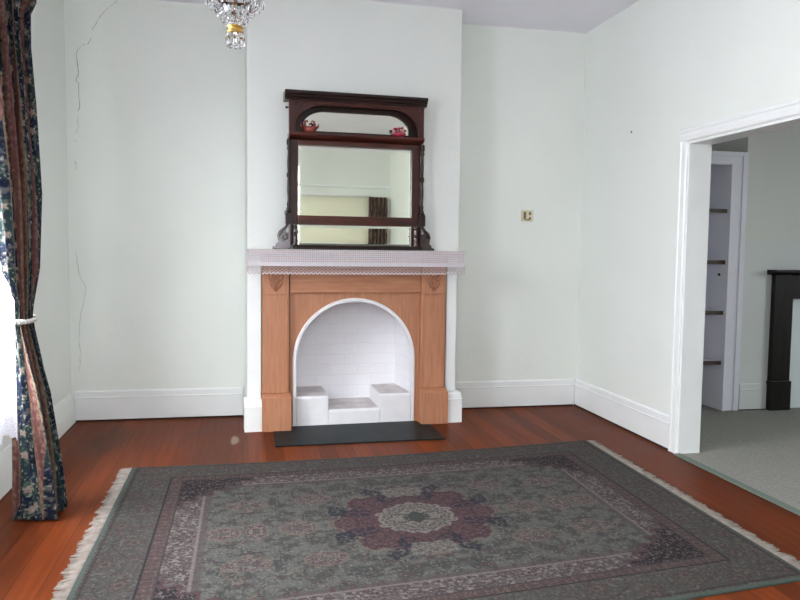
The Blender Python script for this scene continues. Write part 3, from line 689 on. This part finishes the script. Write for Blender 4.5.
# ------------------------------------------------------------------ rug
def vnoise(x, y, seed=0):
    r = np.random.default_rng(seed); G = r.random((256, 256))
    xi = np.floor(x).astype(int); yi = np.floor(y).astype(int); fx = x-xi; fy = y-yi
    fx = fx*fx*(3-2*fx); fy = fy*fy*(3-2*fy); g = lambda a, b: G[a % 256, b % 256]
    return (g(xi, yi)*(1-fx)+g(xi+1, yi)*fx)*(1-fy)+(g(xi, yi+1)*(1-fx)+g(xi+1, yi+1)*fx)*fy
def C(r, g, b): return np.array(lin(r, g, b))
RUGK = 0.325
def rug_colors(s, t, W, Hh):
    cxr, cyr = W/2, Hh/2
    X = np.abs(s-cxr); Y = np.abs(t-cyr)
    d = np.minimum(np.minimum(s, W-s), np.minimum(t, Hh-t))
    out = np.zeros(s.shape+(3,))
    n1 = vnoise(X*75, Y*75, 1); n2 = vnoise(X*150+7, Y*150, 2); n3 = vnoise(X*24, Y*24, 3); n4 = vnoise(X*170, Y*170+3, 4)
    def put(mask, c, a=1.0):
        m = (mask.astype(float)*a)[..., None]; out[:] = out*(1-m)+np.array(c)*m
    GR, DG, LG = C(118, 119, 112), C(86, 90, 86), C(156, 154, 144)
    PL, DP, CR_, NV, BE = C(126, 84, 92), C(70, 50, 60), C(190, 180, 168), C(62, 60, 80), C(170, 140, 122)
    put(d > -1, GR)
    # field: grey green, leafy tone patches, vines and blossoms
    put(n3 > 0.58, DG, 0.75); put(n3 < 0.34, LG, 0.28)
    vine = np.abs(vnoise(X*11, Y*11, 5)-0.5) < 0.022; put(vine, DG, 0.9)
    vine = np.abs(vnoise(X*9.3+0.37*Y*9+3, Y*9.1-3.1*X, 6)-0.5) < 0.016; put(vine, BE, 0.7)
    put((n1 > 0.72) & (n3 > 0.4), PL, 0.8); put((n2 > 0.80), CR_, 0.55); put((n4 > 0.86), DP, 0.6); put((n1 < 0.16), LG, 0.7)
    # small urn ornaments along the long axis
    for ox, oy, rx, ry in ((0.60, 0, 0.085, 0.085), (0.80, 0, 0.05, 0.10), (0.96, 0, 0.08, 0.07), (0.50, 0.40, 0.09, 0.07), (0.85, 0.38, 0.10, 0.06)):
        e = np.sqrt(((X-ox)/rx)**2+((Y-oy)/ry)**2)
        put((e < 1.15) & (e > 0.98), BE, 0.6); put(e < 0.98, PL, 0.65); put((e < 0.95) & (n2 > 0.6), CR_, 0.6); put(e < 0.3, GR, 0.7)
    # medallion
    e = np.sqrt((X/0.41)**2+(Y/0.46)**2)+0.10*(vnoise(X*26, Y*26, 51)-0.5)+0.06*(vnoise(X*55, Y*55, 52)-0.5)
    sc = s-cxr; tcn = t-cyr; tha = np.arctan2(tcn/0.47, sc/0.43)
    lob = 0.86+0.13*np.abs(np.cos(4*tha))+0.04*np.cos(16*tha)
    put(e < lob*1.05, BE, 0.55); put(e < lob, C(124, 78, 90)); put((e < lob) & (n1 > 0.55), DP, 0.6); put((e < lob) & (n2 > 0.74), BE, 0.6)
    sp = (np.abs(np.sin(4*tha)) > 0.86) & (e > 0.60) & (e < 1.16); put(sp & (n1 > 0.42), NV)
    cap = (np.abs(np.abs(tha)-PI/2) < 0.30) & (e > 0.74) & (e < 1.02); put(cap, CR_, 0.65); put(cap & (n2 > 0.55), DG, 0.8)
    ring = 0.44+0.06*np.abs(np.cos(8*tha)); put(e < ring*1.08, PL, 0.6); put(e < ring, CR_, 0.9); put((e < ring*0.97) & (n2 > 0.48), DG, 0.8); put((e < ring*0.94) & (n4 > 0.70), PL, 0.8); put((e < ring*0.98) & (e > ring*0.93), CR_, 0.7)
    put(e < 0.14+0.02*np.cos(8*tha), DG); put(e < 0.05, BE)
    # inner toothed line of the field
    df = d-0.465; tooth = (df > 0) & (df < 0.035)
    along = np.where(np.minimum(s, W-s) < np.minimum(t, Hh-t), t, s)
    put(tooth, PL, 0.55); put(tooth & (np.mod(along, 0.045) < 0.02), GR, 0.8)
    # pale speckled guard band
    b = (d > 0.325) & (d <= 0.465); put(b, C(148, 134, 130)); put(b & (n2 > 0.55), DP, 0.75); put(b & (n4 > 0.66), PL, 0.7); put(b & (n1 > 0.72), CR_, 0.8)
    put((d > 0.455) & (d <= 0.466), C(176, 154, 152), 0.85)
    # corner pieces
    a = np.minimum(s, W-s)-0.315; bb = np.minimum(t, Hh-t)-0.315
    cp = (a > 0) & (bb > 0) & (a+bb < 0.46+0.035*np.sin((a-bb)*42)); edge = cp & (a+bb > 0.42+0.035*np.sin((a-bb)*42))
    put(cp, C(58, 42, 50)); put(cp & (n1 > 0.66), PL, 0.6); put(cp & (n2 > 0.76), CR_, 0.7); put(cp & (n4 > 0.75), NV, 0.8); put(edge, PL, 0.8)
    # red guard
    b = (d > 0.262) & (d <= 0.325); put(b, C(122, 86, 90)); put(b & (n2 > 0.62), DG, 0.7); put(b & (n4 > 0.74), BE, 0.8)
    put(b & (np.abs(np.sin(along*70)) > 0.93), BE, 0.3)
    put((d > 0.250) & (d <= 0.262), C(58, 56, 60)); put((d > 0.318) & (d < 0.327), C(96, 84, 86))
    # main border: grey green with plum and beige palmettes
    b = (d > 0.02) & (d <= 0.250); put(b, C(112, 114, 106)); put(b & (n3 > 0.55), C(120, 100, 98), 0.3); put(b & (n1 > 0.70), PL, 0.6); put(b & (n2 > 0.72), DP, 0.5); put(b & (n4 > 0.78), BE, 0.7); put(b & (n1 < 0.18), LG, 0.6)
    put(b & (np.abs(d-0.135-0.05*np.sin(along*2*PI/0.44)) < 0.005), DP, 0.35)
    k = np.mod(along, 0.22)-0.11; dd = d-0.135-0.045*np.where(np.mod(np.floor(along/0.22), 2) > 0, 1, -1)
    e = np.sqrt((k/0.050)**2+(dd/0.042)**2); sw_ = 1+0.18*np.cos(6*np.arctan2(dd, k))
    put(b & (e < sw_), PL, 0.55); put(b & (e < 0.62*sw_), BE, 0.5); put(b & (e < 0.3), DP, 0.6); put(b & (e < 1.3) & (n2 > 0.6), DG, 0.6)
    put(b & ((d < 0.048) & (d > 0.03)), DP, 0.55)
    put(d <= 0.02, C(118, 140, 128))
    mean = C(112, 112, 108)
    g_ = out.mean(-1, keepdims=True); out = out*(0.72+0.56*np.random.default_rng(5).random(s.shape))[..., None]; out = out*0.72+g_*0.28; out = (out*0.86+mean*0.14)*RUGK
    return out

RC = [Vector((-0.703, -1.020, 0)), Vector((2.412, -0.840, 0)), Vector((2.345, -3.135, 0)), Vector((-0.695, -3.50, 0))]
Wr, Hr = 3.07, 2.40
rug = thing('rug', ((RC[0]+RC[2])/2), 'large grey green and plum oriental rug with a central medallion on the floorboards', 'rug')
nu, nv = 620, 490
us, vs_ = np.linspace(0, 1, nu+1), np.linspace(0, 1, nv+1)
U, V = np.meshgrid(us, vs_)                       # rows v, columns u
P00, P10, P11, P01 = [np.array(p) for p in RC]
POS = ((1-U)*(1-V))[..., None]*P00+(U*(1-V))[..., None]*P10+(U*V)[..., None]*P11+((1-U)*V)[..., None]*P01
RT = 0.012
POS[..., 1] -= 0.075*np.sin(PI*U)*(1-V)          # the far edge lies in a slight bow
zz = RT-0.006*np.exp(-np.minimum(np.minimum(U*Wr, (1-U)*Wr), np.minimum(V*Hr, (1-V)*Hr))/0.008)+0.0015*vnoise(U*9, V*7, 21)
POS[..., 2] = zz
COLS = rug_colors(U*Wr, V*Hr, Wr, Hr)
def grid_object(name, POS, COLS, m, parent, smooth=True, skirt_z=None):
    nr, nc = POS.shape[:2]; w = np.array(wloc(parent)) if parent is not None else np.zeros(3)
    verts = (POS-w).reshape(-1, 3); idx = np.arange(nr*nc).reshape(nr, nc)
    quads = np.stack([idx[:-1, :-1], idx[1:, :-1], idx[1:, 1:], idx[:-1, 1:]], -1).reshape(-1, 4).tolist()
    cols = COLS.reshape(-1, 3)
    if skirt_z is not None:
        loop = list(idx[0, :])+list(idx[1:, -1])+list(idx[-1, -2::-1])+list(idx[-2:0, 0]); base = len(verts)
        lv = verts[loop].copy(); lv[:, 2] = skirt_z-w[2]; verts = np.vstack([verts, lv]); cols = np.vstack([cols, cols[loop]])
        n = len(loop)
        quads += [(int(loop[i]), int(loop[(i+1) % n]), base+(i+1) % n, base+i) for i in range(n)]
    me = bpy.data.meshes.new(name); me.from_pydata(verts.tolist(), [], quads)
    me.polygons.foreach_set('use_smooth', [smooth]*len(me.polygons))
    at = me.color_attributes.new('weave', 'FLOAT_COLOR', 'POINT')
    at.data.foreach_set('color', np.hstack([cols, np.ones((len(cols), 1))]).astype(np.float32).ravel())
    me.materials.append(m); o = bpy.data.objects.new(name, me); col.objects.link(o)
    if parent is not None: o.parent = parent
    return o
M['rug'] = attr_mat('woven_rug_pile', 0.95, 0.5, 420)
pile = grid_object('pile', POS, COLS, M['rug'], rug, True, 0.0006)
for bm_fix in (pile,):
    bm = bmesh.new(); bm.from_mesh(bm_fix.data); bmesh.ops.recalc_face_normals(bm, faces=bm.faces); bm.to_mesh(bm_fix.data); bm.free()
    if pile.data.polygons[1000].normal.z < 0: pile.data.flip_normals()
for A_, Bq, sgn in ((RC[0], RC[3], -1), (RC[1], RC[2], 1)):
    mb = MB(); n = 400; ax = (Bq-A_); Lg = ax.length; ax.normalize(); out = Vector((ax.y, -ax.x, 0)); out = out if out.x*sgn > 0 else -out
    for i in range(n):
        p = A_+ax*(Lg*(i+0.5)/n); ln = 0.066+0.010*math.sin(i*0.37)*math.sin(i*0.11)+random.uniform(-.004, .006)
        an = 0.22*math.sin(i*0.23)+random.uniform(-.14, .14); dr = out*math.cos(an)+ax*math.sin(an); w = Lg/n*0.62
        pts = [p-out*0.004+Vector((0, 0, 0.007)), p+out*0.012+Vector((0, 0, 0.008)), p+dr*ln*0.55+Vector((0, 0, 0.006)), p+dr*ln+ax*random.uniform(-.006, .006)+Vector((0, 0, 0.0035))]
        mb.tube(pts, [w*0.7, w*0.75, w*0.95, w*0.6], 5)
    for k in range(len(mb.v)): mb.v[k] = (mb.v[k][0], mb.v[k][1], max(0.0006, mb.v[k][2]*0.8))
    fr = mb.build('fringe', M['fringe'], rug); fr['label'] = 'cream wool fringe along one short end'; fr['kind'] = 'stuff'

# ------------------------------------------------------------------ curtain, tieback, net
def curtain_cols(u, z):
    """cloth pattern; u metres across the cloth, z height: floral navy bands between terracotta stripes"""
    out = np.zeros(u.shape+(3,))
    def put(mask, c, a=1.0):
        m = (np.clip(mask.astype(float), 0, 1)*a)[..., None]; out[:] = out*(1-m)+np.array(c)*m
    def soft(v, lo, hi): return np.clip((v-lo)/(hi-lo), 0, 1)
    per = 0.165; k = np.mod(u, per)/per
    nb = vnoise(u*13, z*9, 31); nf = vnoise(u*80, z*60, 32); nh = vnoise(u*150, z*95, 33)
    put(u > -9, C(28, 36, 56)); put(soft(nb, .48, .62), C(34, 50, 50), 0.8); put(soft(-nb, -.35, -.22), C(20, 24, 40))
    put(soft(nf, .62, .85), C(116, 112, 102), 0.45); put(soft(-nf, -.3, -.12), C(50, 62, 60), 0.5)
    cell = per/2; ui = np.floor(u/cell); hz = 0.135
    zi = np.floor(z/hz+0.37*ui); cu = (ui+0.5)*cell+0.012*np.sin(zi*5.1+ui*2.3); cz = (zi+0.5-0.37*ui)*hz+0.02*np.sin(zi*3.7+ui)
    du, dz = u-cu, z-cz; a = np.arctan2(dz, du); e = np.sqrt(du**2+dz**2)/(0.017*(1+0.3*np.cos(5*a+ui*1.7+zi)))
    put(soft(-e, -1.1, -0.8), C(150, 146, 136), 0.8); put(soft(-e, -1, -.8)*(nh > 0.5), C(132, 112, 104), 0.8); put(soft(-e, -.45, -.25), C(146, 92, 82), 0.8)
    put(((e > 1.2) & (e < 2.0) & (nh > 0.5)), C(74, 94, 80), 0.7); put(soft(nh, .80, .9), C(168, 164, 152), 0.7)
    st = soft(k, .65, .68)*soft(-k, -.98, -.95); put(st, C(104, 72, 66)); put(st*soft(nf, .45, .7), C(134, 104, 92), 0.7); put(st*soft(nh, .6, .8), C(74, 48, 50), 0.7); put(st*soft(-np.abs(k-.84), -.05, -.03), C(84, 52, 54), 0.7)
    put(soft(-np.abs(k-0.65), -.035, -.012)*(0.5+0.5*np.sin(z*90+nf*6) > 0.25), C(128, 116, 86), 0.7); put(soft(-np.abs(k-0.985), -.04, -.012), C(122, 110, 82), 0.7)
    return out
KEY = [  # z, yfar, ynear, xc, amp
 (2.92, -1.36, -2.10, -1.172, 0.050), (2.66, -1.38, -2.10, -1.156, 0.052), (2.58, -1.44, -2.10, -1.168, 0.050), (2.40, -1.47, -2.10, -1.162, 0.050), (2.10, -1.45, -2.08, -1.150, 0.052), (1.65, -1.44, -2.02, -1.138, 0.054), (1.25, -1.48, -1.93, -1.136, 0.045),
 (1.06, -1.57, -1.83, -1.134, 0.032), (1.00, -1.58, -1.82, -1.134, 0.030), (0.93, -1.57, -1.82, -1.128, 0.034), (0.60, -1.56, -1.86, -1.090, 0.072), (0.25, -1.60, -1.88, -1.062, 0.098), (0.012, -1.62, -1.90, -1.050, 0.112)]
kz = np.array([k[0] for k in KEY])[::-1]
def kin(z, i): return np.interp(z, kz, np.array([k[i] for k in KEY])[::-1])
nu, nz_ = 420, 560
s = np.linspace(0, 1, nu+1); zc = np.linspace(0.012, 2.92, nz_+1); S, Z = np.meshgrid(s, zc)
yf, yn, xc, am = kin(Z, 1), kin(Z, 2), kin(Z, 3), kin(Z, 4)
NPL = 4.5; ph = 2*PI*NPL*S
fold = np.sin(ph+0.25*np.sin(Z*3.1))+0.22*np.sin(2.7*ph+Z*1.3)
Xc = xc+am*fold*0.9; Yc = yf+(yn-yf)*(S+0.035*np.sin(2*ph))
POSC = np.stack([Xc, Yc, Z], -1)
ct = thing('curtain', (-1.08, -1.74, 0), 'dark floral curtain with terracotta stripes tied back at the left window', 'curtain')
M['drape'] = attr_mat('floral_drape', 0.85, 0.15, 500, 0.12)
cl = grid_object('drape', POSC, curtain_cols(S*1.35, Z), M['drape'], ct)
sm = cl.modifiers.new('cloth', 'SOLIDIFY'); sm.thickness = 0.003; sm.offset = 0
# rope tieback around the bundle
tb = thing('tieback', (-1.112, -1.70, 0.975), 'white twisted rope tieback around the floral curtain', 'tieback')
mb = MB()
N = 120; cpx, cpy = -1.134, -1.700
def loop(a): return Vector((cpx+0.052*math.cos(a), cpy+0.160*math.sin(a), 1.003-0.012*math.cos(a)))
for st in range(2):
    pts = []
    for i in range(N):
        a = 2*PI*i/N; c0 = loop(a); tn = (loop(a+.01)-loop(a-.01)).normalized(); n_ = tn.cross(Vector((0, 0, 1))).normalized(); b_ = tn.cross(n_)
        w = 14*a+st*PI; pts.append(c0+(n_*math.cos(w)+b_*math.sin(w))*0.006)
    mb.tube(pts, 0.0075, 6, True)
mb.build('rope', M['rope'], tb)
mb = MB(); mb.tube([(-1.175, -1.64, 1.003), (-1.24, -1.60, 0.985), (-1.285, -1.53, 1.0), (XL+0.002, -1.50, 1.0)], 0.006, 6); mb.build('rope_tail', M['rope'], tb)
# rod
rod = thing('curtain_rod', (XL, -2.0, 2.95), 'brass curtain rod over the left window above the floral curtain', 'curtain rod')
mb = MB(); mb.tube([(-1.14, -1.30, 2.945), (-1.14, -3.60, 2.945)], 0.014, 12); mb.build('pole', M['brass'], rod)
mb = MB(); mb.lathe([(0.012, 0), (0.024, 0.008), (0.028, 0.02), (0.02, 0.034), (0.004, 0.04)], (-1.14, -1.30, 2.945), 'y', 14); mb.build('finial', M['brass'], rod)
for y in (-1.345, -3.55):
    mb = MB(); mb.tube([(XL+0.0005, y, 2.945), (-1.14, y, 2.945)], 0.009, 8); mb.build('bracket', M['brass'], rod)
# net curtain with a stepped lace hem
nu, nz_ = 380, 60
s = np.linspace(0, 1, nu+1); v = np.linspace(0, 1, nz_+1); S, V = np.meshgrid(s, v)
EV = np.clip((V-0.35)/0.5, 0, 1); EV = EV*EV*(3-2*EV)
YE = -1.375-0.55*EV; YN = YE+(-3.46-YE)*S
step = 0.06*np.floor(2.0*np.abs(np.mod(S*10.5, 1)-0.5)*3)/3
zb = 0.47-step*0.9; Z = 2.86*(1-V)+zb*V
Xn = -1.252+0.145*EV*np.exp(-S*3.5)+0.012*np.sin(S*100)*(0.4+0.6*V)+0.006*np.sin(S*40+1)
nt_ = grid_object('net_curtain', np.stack([Xn, YN, Z], -1), np.ones(S.shape+(3,)), M['net'], None)
tag(nt_, 'sheer white lace net curtain glowing in the left window', 'net curtain')

# blind and drape on the wall opposite (seen in the overmantel mirror)
bd = thing('roller_blind', (1.18, YF+0.05, 2.2), 'cream roller blind reflected in the large overmantel mirror', 'blind')
mb = MB(); mb.box(FW[0]-0.05, FW[1]+0.03, YF+0.030, YF+0.034, 0.80, 2.215); mb.build('cloth', M['blind'], bd)
mb = MB(); mb.lathe([(0.022, FW[0]-0.06), (0.022, FW[1]+0.04)], (0, YF+0.04, 2.235), 'x', 12); mb.build('roller', M['gloss'], bd)
nu, nz_ = 90, 40
s = np.linspace(0, 1, nu+1); zc = np.linspace(0.02, 2.22, nz_+1); S, Z = np.meshgrid(s, zc)
Yd = YF+0.10+0.028*np.sin(S*2*PI*5); Xd = 2.50+0.32*S
sc_ = np.where((np.mod(S*5, 1) < 0.4)[..., None], C(84, 60, 52), np.where((vnoise(S*60, Z*20, 41) > 0.5)[..., None], C(168, 158, 146), C(88, 92, 90)))
dr = grid_object('curtain', np.stack([Xd, Yd, Z], -1), sc_, M['drape'], None)
tag(dr, 'striped dark drape reflected beside the blind in the mirror', 'curtain')
tr = MB(); tr.prism([(YF, 2.36), (YF+0.02, 2.36), (YF+0.03, 2.375), (YF+0.02, 2.40), (YF, 2.405)], 'x', XL, XR)
struct('trim_4', tr, M['gloss'], 'white picture rail on the wall opposite the mirror', 'trim')

# ------------------------------------------------------------------ side room seen through the doorway
SX0, SX1 = XR+WT, 7.3
fl2 = MB(); fl2.box(XR+0.012, SX1+T, YF-T, 2.0, -0.08, 0.004)
struct('floor_side', fl2, M['carpet'], 'grey carpet of the side room beyond the doorway', 'floor')
ce = MB(); ce.box(XR-0.045, XR+0.010, DO[0]+0.02, DO[1]-0.02, 0.0005, 0.010)
tag(ce.build('carpet_edge', M['bind'], None, 0.004), 'grey green bound carpet strip along the doorway threshold', 'carpet edge')
SB = -0.075          # side room chimney breast face
sb = MB(); sb.box(4.20, SX1, SB, 2.0, 1.497, H)
struct('wall_side', sb, M['sidewall'], 'beige upper wall above the dado line in the side room', 'wall')
sb = MB(); sb.box(4.20, 4.70, SB, 2.0, 0, 1.485).box(5.60, SX1, SB, 2.0, 0, 1.485).box(4.70, 5.60, 0.10, 2.0, 0, 1.485).box(4.70, 5.60, SB, 0.10, 1.02, 1.485)
struct('wall_side.001', sb, M['sidelow'], 'bluish white lower wall below the dado line in the side room', 'wall')
tr = MB(); tr.box(4.20, SX1, SB-0.002, 0.3, 1.485, 1.497)
struct('trim_5', tr, M['sidewall'], 'thin dado line across the side room wall', 'trim')
sb = MB(); sb.box(SX0, 4.20, 0.36, 2.0, 0, H)
struct('wall_side.002', sb, M['sidewall'], 'shaded recess wall above the shelf cupboard', 'wall')
sb = MB(); sb.box(SX0-0.001, SX1, YF-T, YF, 0, H)
struct('wall_side.003', sb, M['sidewall'], 'side room wall near the photographer', 'wall')
W4 = (-4.4, -2.4, 0.7, 2.6)
struct('wall_side.004', wall_with_openings(SX1, T, YF-T, 2.0, [W4]), M['sidewall'], 'far right wall of the side room', 'wall')
window(4, 'x', SX1, W4, 1, 'side room window out of view')
skirt('baseboard_side', 'back', 4.215, 4.478, SB, 'white baseboard between the shelf cupboard and the black fireplace', M['sidelow'])
# built-in shelf cupboard in the recess
cu = thing('shelf_cupboard', (3.65, -0.02, 0), 'white built in cupboard with open shelves seen through the doorway', 'cupboard')
def cpart(fn, name, m, bevel=0.002, par=None):
    mb = MB(); fn(mb); return mb.build(name, m, par or cu, bevel)
FY = -0.098
ff = cpart(lambda q: q.box(4.045, 4.195, FY+0.012, -0.055, 0.005, 2.128).box(SX0+0.002, 3.20, FY+0.012, -0.055, 0.005, 2.128).box(SX0+0.002, 4.195, FY+0.012, -0.055, 2.128, 2.235), 'face_frame', M['cup'])
cpart(lambda q: q.box(4.042, 4.062, FY, FY+0.012, 0.005, 2.150).box(4.150, 4.198, FY, FY+0.012, 0.005, 2.238).box(SX0+0.002, 4.150, FY, FY+0.012, 2.205, 2.238).box(3.22, 4.042, FY, FY+0.012, 2.130, 2.150), 'moulding', M['cup'], 0.003, ff)
cpart(lambda q: q.box(4.046, 4.066, -0.054, 0.330, 0.005, 2.235), 'side_panel', M['cup'])
cpart(lambda q: q.box(SX0+0.002, 4.045, 0.331, 0.352, 0.005, 2.235), 'back_panel', M['cup'])
cpart(lambda q: q.box(SX0+0.002, 4.045, -0.054, 0.330, 2.215, 2.235), 'top_panel', M['cup'])
for z in (1.739, 1.299, 0.860, 0.423):
    sh = cpart(lambda q: q.box(SX0+0.002, 4.045, -0.046, 0.330, z-0.017, z+0.017), 'shelf', M['cup'])
    cpart(lambda q: q.box(SX0+0.002, 4.045, -0.053, -0.046, z-0.017, z+0.017), 'front_edge', M['shelfedge'], 0.001, sh)
cpart(lambda q: q.lathe([(0.010, 0), (0.012, -0.008), (0.008, -0.016)], (4.046, 0.02, 1.19), 'x', 10), 'hook', M['iron'], 0)
# black fireplace with a boarded opening
bf = thing('fireplace_surround', (5.15, -0.12, 0), 'black painted fireplace surround in the side room beyond the doorway', 'fireplace surround')
def bpart(fn, name, m=M['black'], bevel=0.003):
    mb = MB(); fn(mb); return mb.build(name, m, bf, bevel)
for x0 in (4.490, 5.615):
    bpart(lambda q: q.box(x0, x0+0.185, -0.128, SB-0.001, 0.262, 1.195), 'pilaster')
    bpart(lambda q: q.box(x0-0.010, x0+0.195, -0.142, SB-0.001, 0.005, 0.262), 'base_block')
bpart(lambda q: q.box(4.676, 5.614, -0.120, SB-0.001, 0.985, 1.195), 'frieze')
bpart(lambda q: q.prism([(SB-0.001, 1.196), (-0.135, 1.196), (-0.165, 1.210), (-0.205, 1.216), (-0.205, 1.238), (SB-0.001, 1.238)], 'x', 4.44, 5.87), 'mantel_shelf')
fbd = MB(); fbd.box(4.703, 5.597, -0.074, -0.060, 0.006, 0.984)
tag(fbd.build('fire_board', M['board'], None, 0.003), 'pale board closing the black fireplace opening in the side room', 'fire board')

# ------------------------------------------------------------------ light
w = bpy.data.worlds.new('sky'); scene.world = w; w.use_nodes = True; nt = w.node_tree
bg = nt.nodes['Background']; sky = nt.nodes.new('ShaderNodeTexSky'); sky.sky_type = 'HOSEK_WILKIE'; sky.turbidity = 4; sky.sun_direction = (0.2, 0.5, 0.84)
nt.links.new(sky.outputs[0], bg.inputs['Color']); bg.inputs['Strength'].default_value = 2.0
def area(name, loc, rot, sx, sy, power, rgb):
    l = bpy.data.lights.new(name, 'AREA'); l.shape = 'RECTANGLE'; l.size = sx; l.size_y = sy; l.energy = power; l.color = rgb
    o = bpy.data.objects.new(name, l); o.location = loc; o.rotation_euler = rot; col.objects.link(o); return o
R90 = PI/2
def sky_light(W, x, sgn, power, rgb, tilt=28):
    # a patch of open sky outside a side window, looking down through it
    o = area('daylight_window', (x+sgn*1.15, (W[0]+W[1])/2, (W[2]+W[3])/2+0.75), (0, -sgn*0, 0), 2.3, (W[1]-W[0])+1.0, power, rgb)
    d = Vector((-sgn*math.cos(math.radians(tilt)), 0, -math.sin(math.radians(tilt))))
    o.rotation_euler = d.to_track_quat('-Z', 'Y').to_euler()
    l = o.data; l.size, l.size_y = (W[1]-W[0])+1.0, 2.2
sky_light(W1, XL-T, -1, 1560, (0.965, 0.965, 1.0))
sky_light(W5, XL-T, -1, 300, (0.97, 0.97, 1.0))  # lamp of the added unseen window, keeps direct light off the left wall
o_ = area('daylight_window', ((W2[0]+W2[1])/2, YF-T-0.9, 2.3), (math.radians(65), 0, 0), 2.4, 2.2, 270, (1.0, 0.985, 1.0))  # lamp of the added window behind the camera, evens out the walls
sky_light(W4, SX1+T, 1, 420, (0.95, 0.98, 1.0))
area('daylight_window', ((FW[0]+FW[1])/2, YF-T-0.15, (FW[2]+FW[3])/2), (R90, 0, 0), FW[1]-FW[0], FW[3]-FW[2], 22, (0.98, 0.98, 0.96))

# ------------------------------------------------------------------ camera
cx_, cy_, yaw, pit, rol, foc = -0.01648, -5.791, 0.20542, -0.0686, 0.01228, 745.16262
f_ = Vector((math.sin(yaw)*math.cos(pit), math.cos(yaw)*math.cos(pit), math.sin(pit))); r_ = Vector((math.cos(yaw), -math.sin(yaw), 0)); u_ = r_.cross(f_)
rr = r_*math.cos(rol)+u_*math.sin(rol); uu = -r_*math.sin(rol)+u_*math.cos(rol)
cam = bpy.data.cameras.new('camera'); cam.sensor_width = 36; cam.lens = 36*foc/800; cam.clip_start = 0.05
co = bpy.data.objects.new('camera', cam); col.objects.link(co)
mw = Matrix(((rr.x, uu.x, -f_.x, cx_), (rr.y, uu.y, -f_.y, cy_), (rr.z, uu.z, -f_.z, 1.38), (0, 0, 0, 1))); co.matrix_world = mw
scene.camera = co
vs = scene.view_settings; vs.view_transform = 'Standard'; vs.look = 'None'; vs.exposure = -0.04; vs.gamma = 1.0; vs.use_curve_mapping = False
scene.cycles.use_denoising = True
scene.cycles.max_bounces = 12; scene.cycles.diffuse_bounces = 8; scene.cycles.transparent_max_bounces = 12; scene.cycles.transmission_bounces = 10
scene.cycles.caustics_reflective = False; scene.cycles.caustics_refractive = False; scene.cycles.sample_clamp_indirect = 6.0
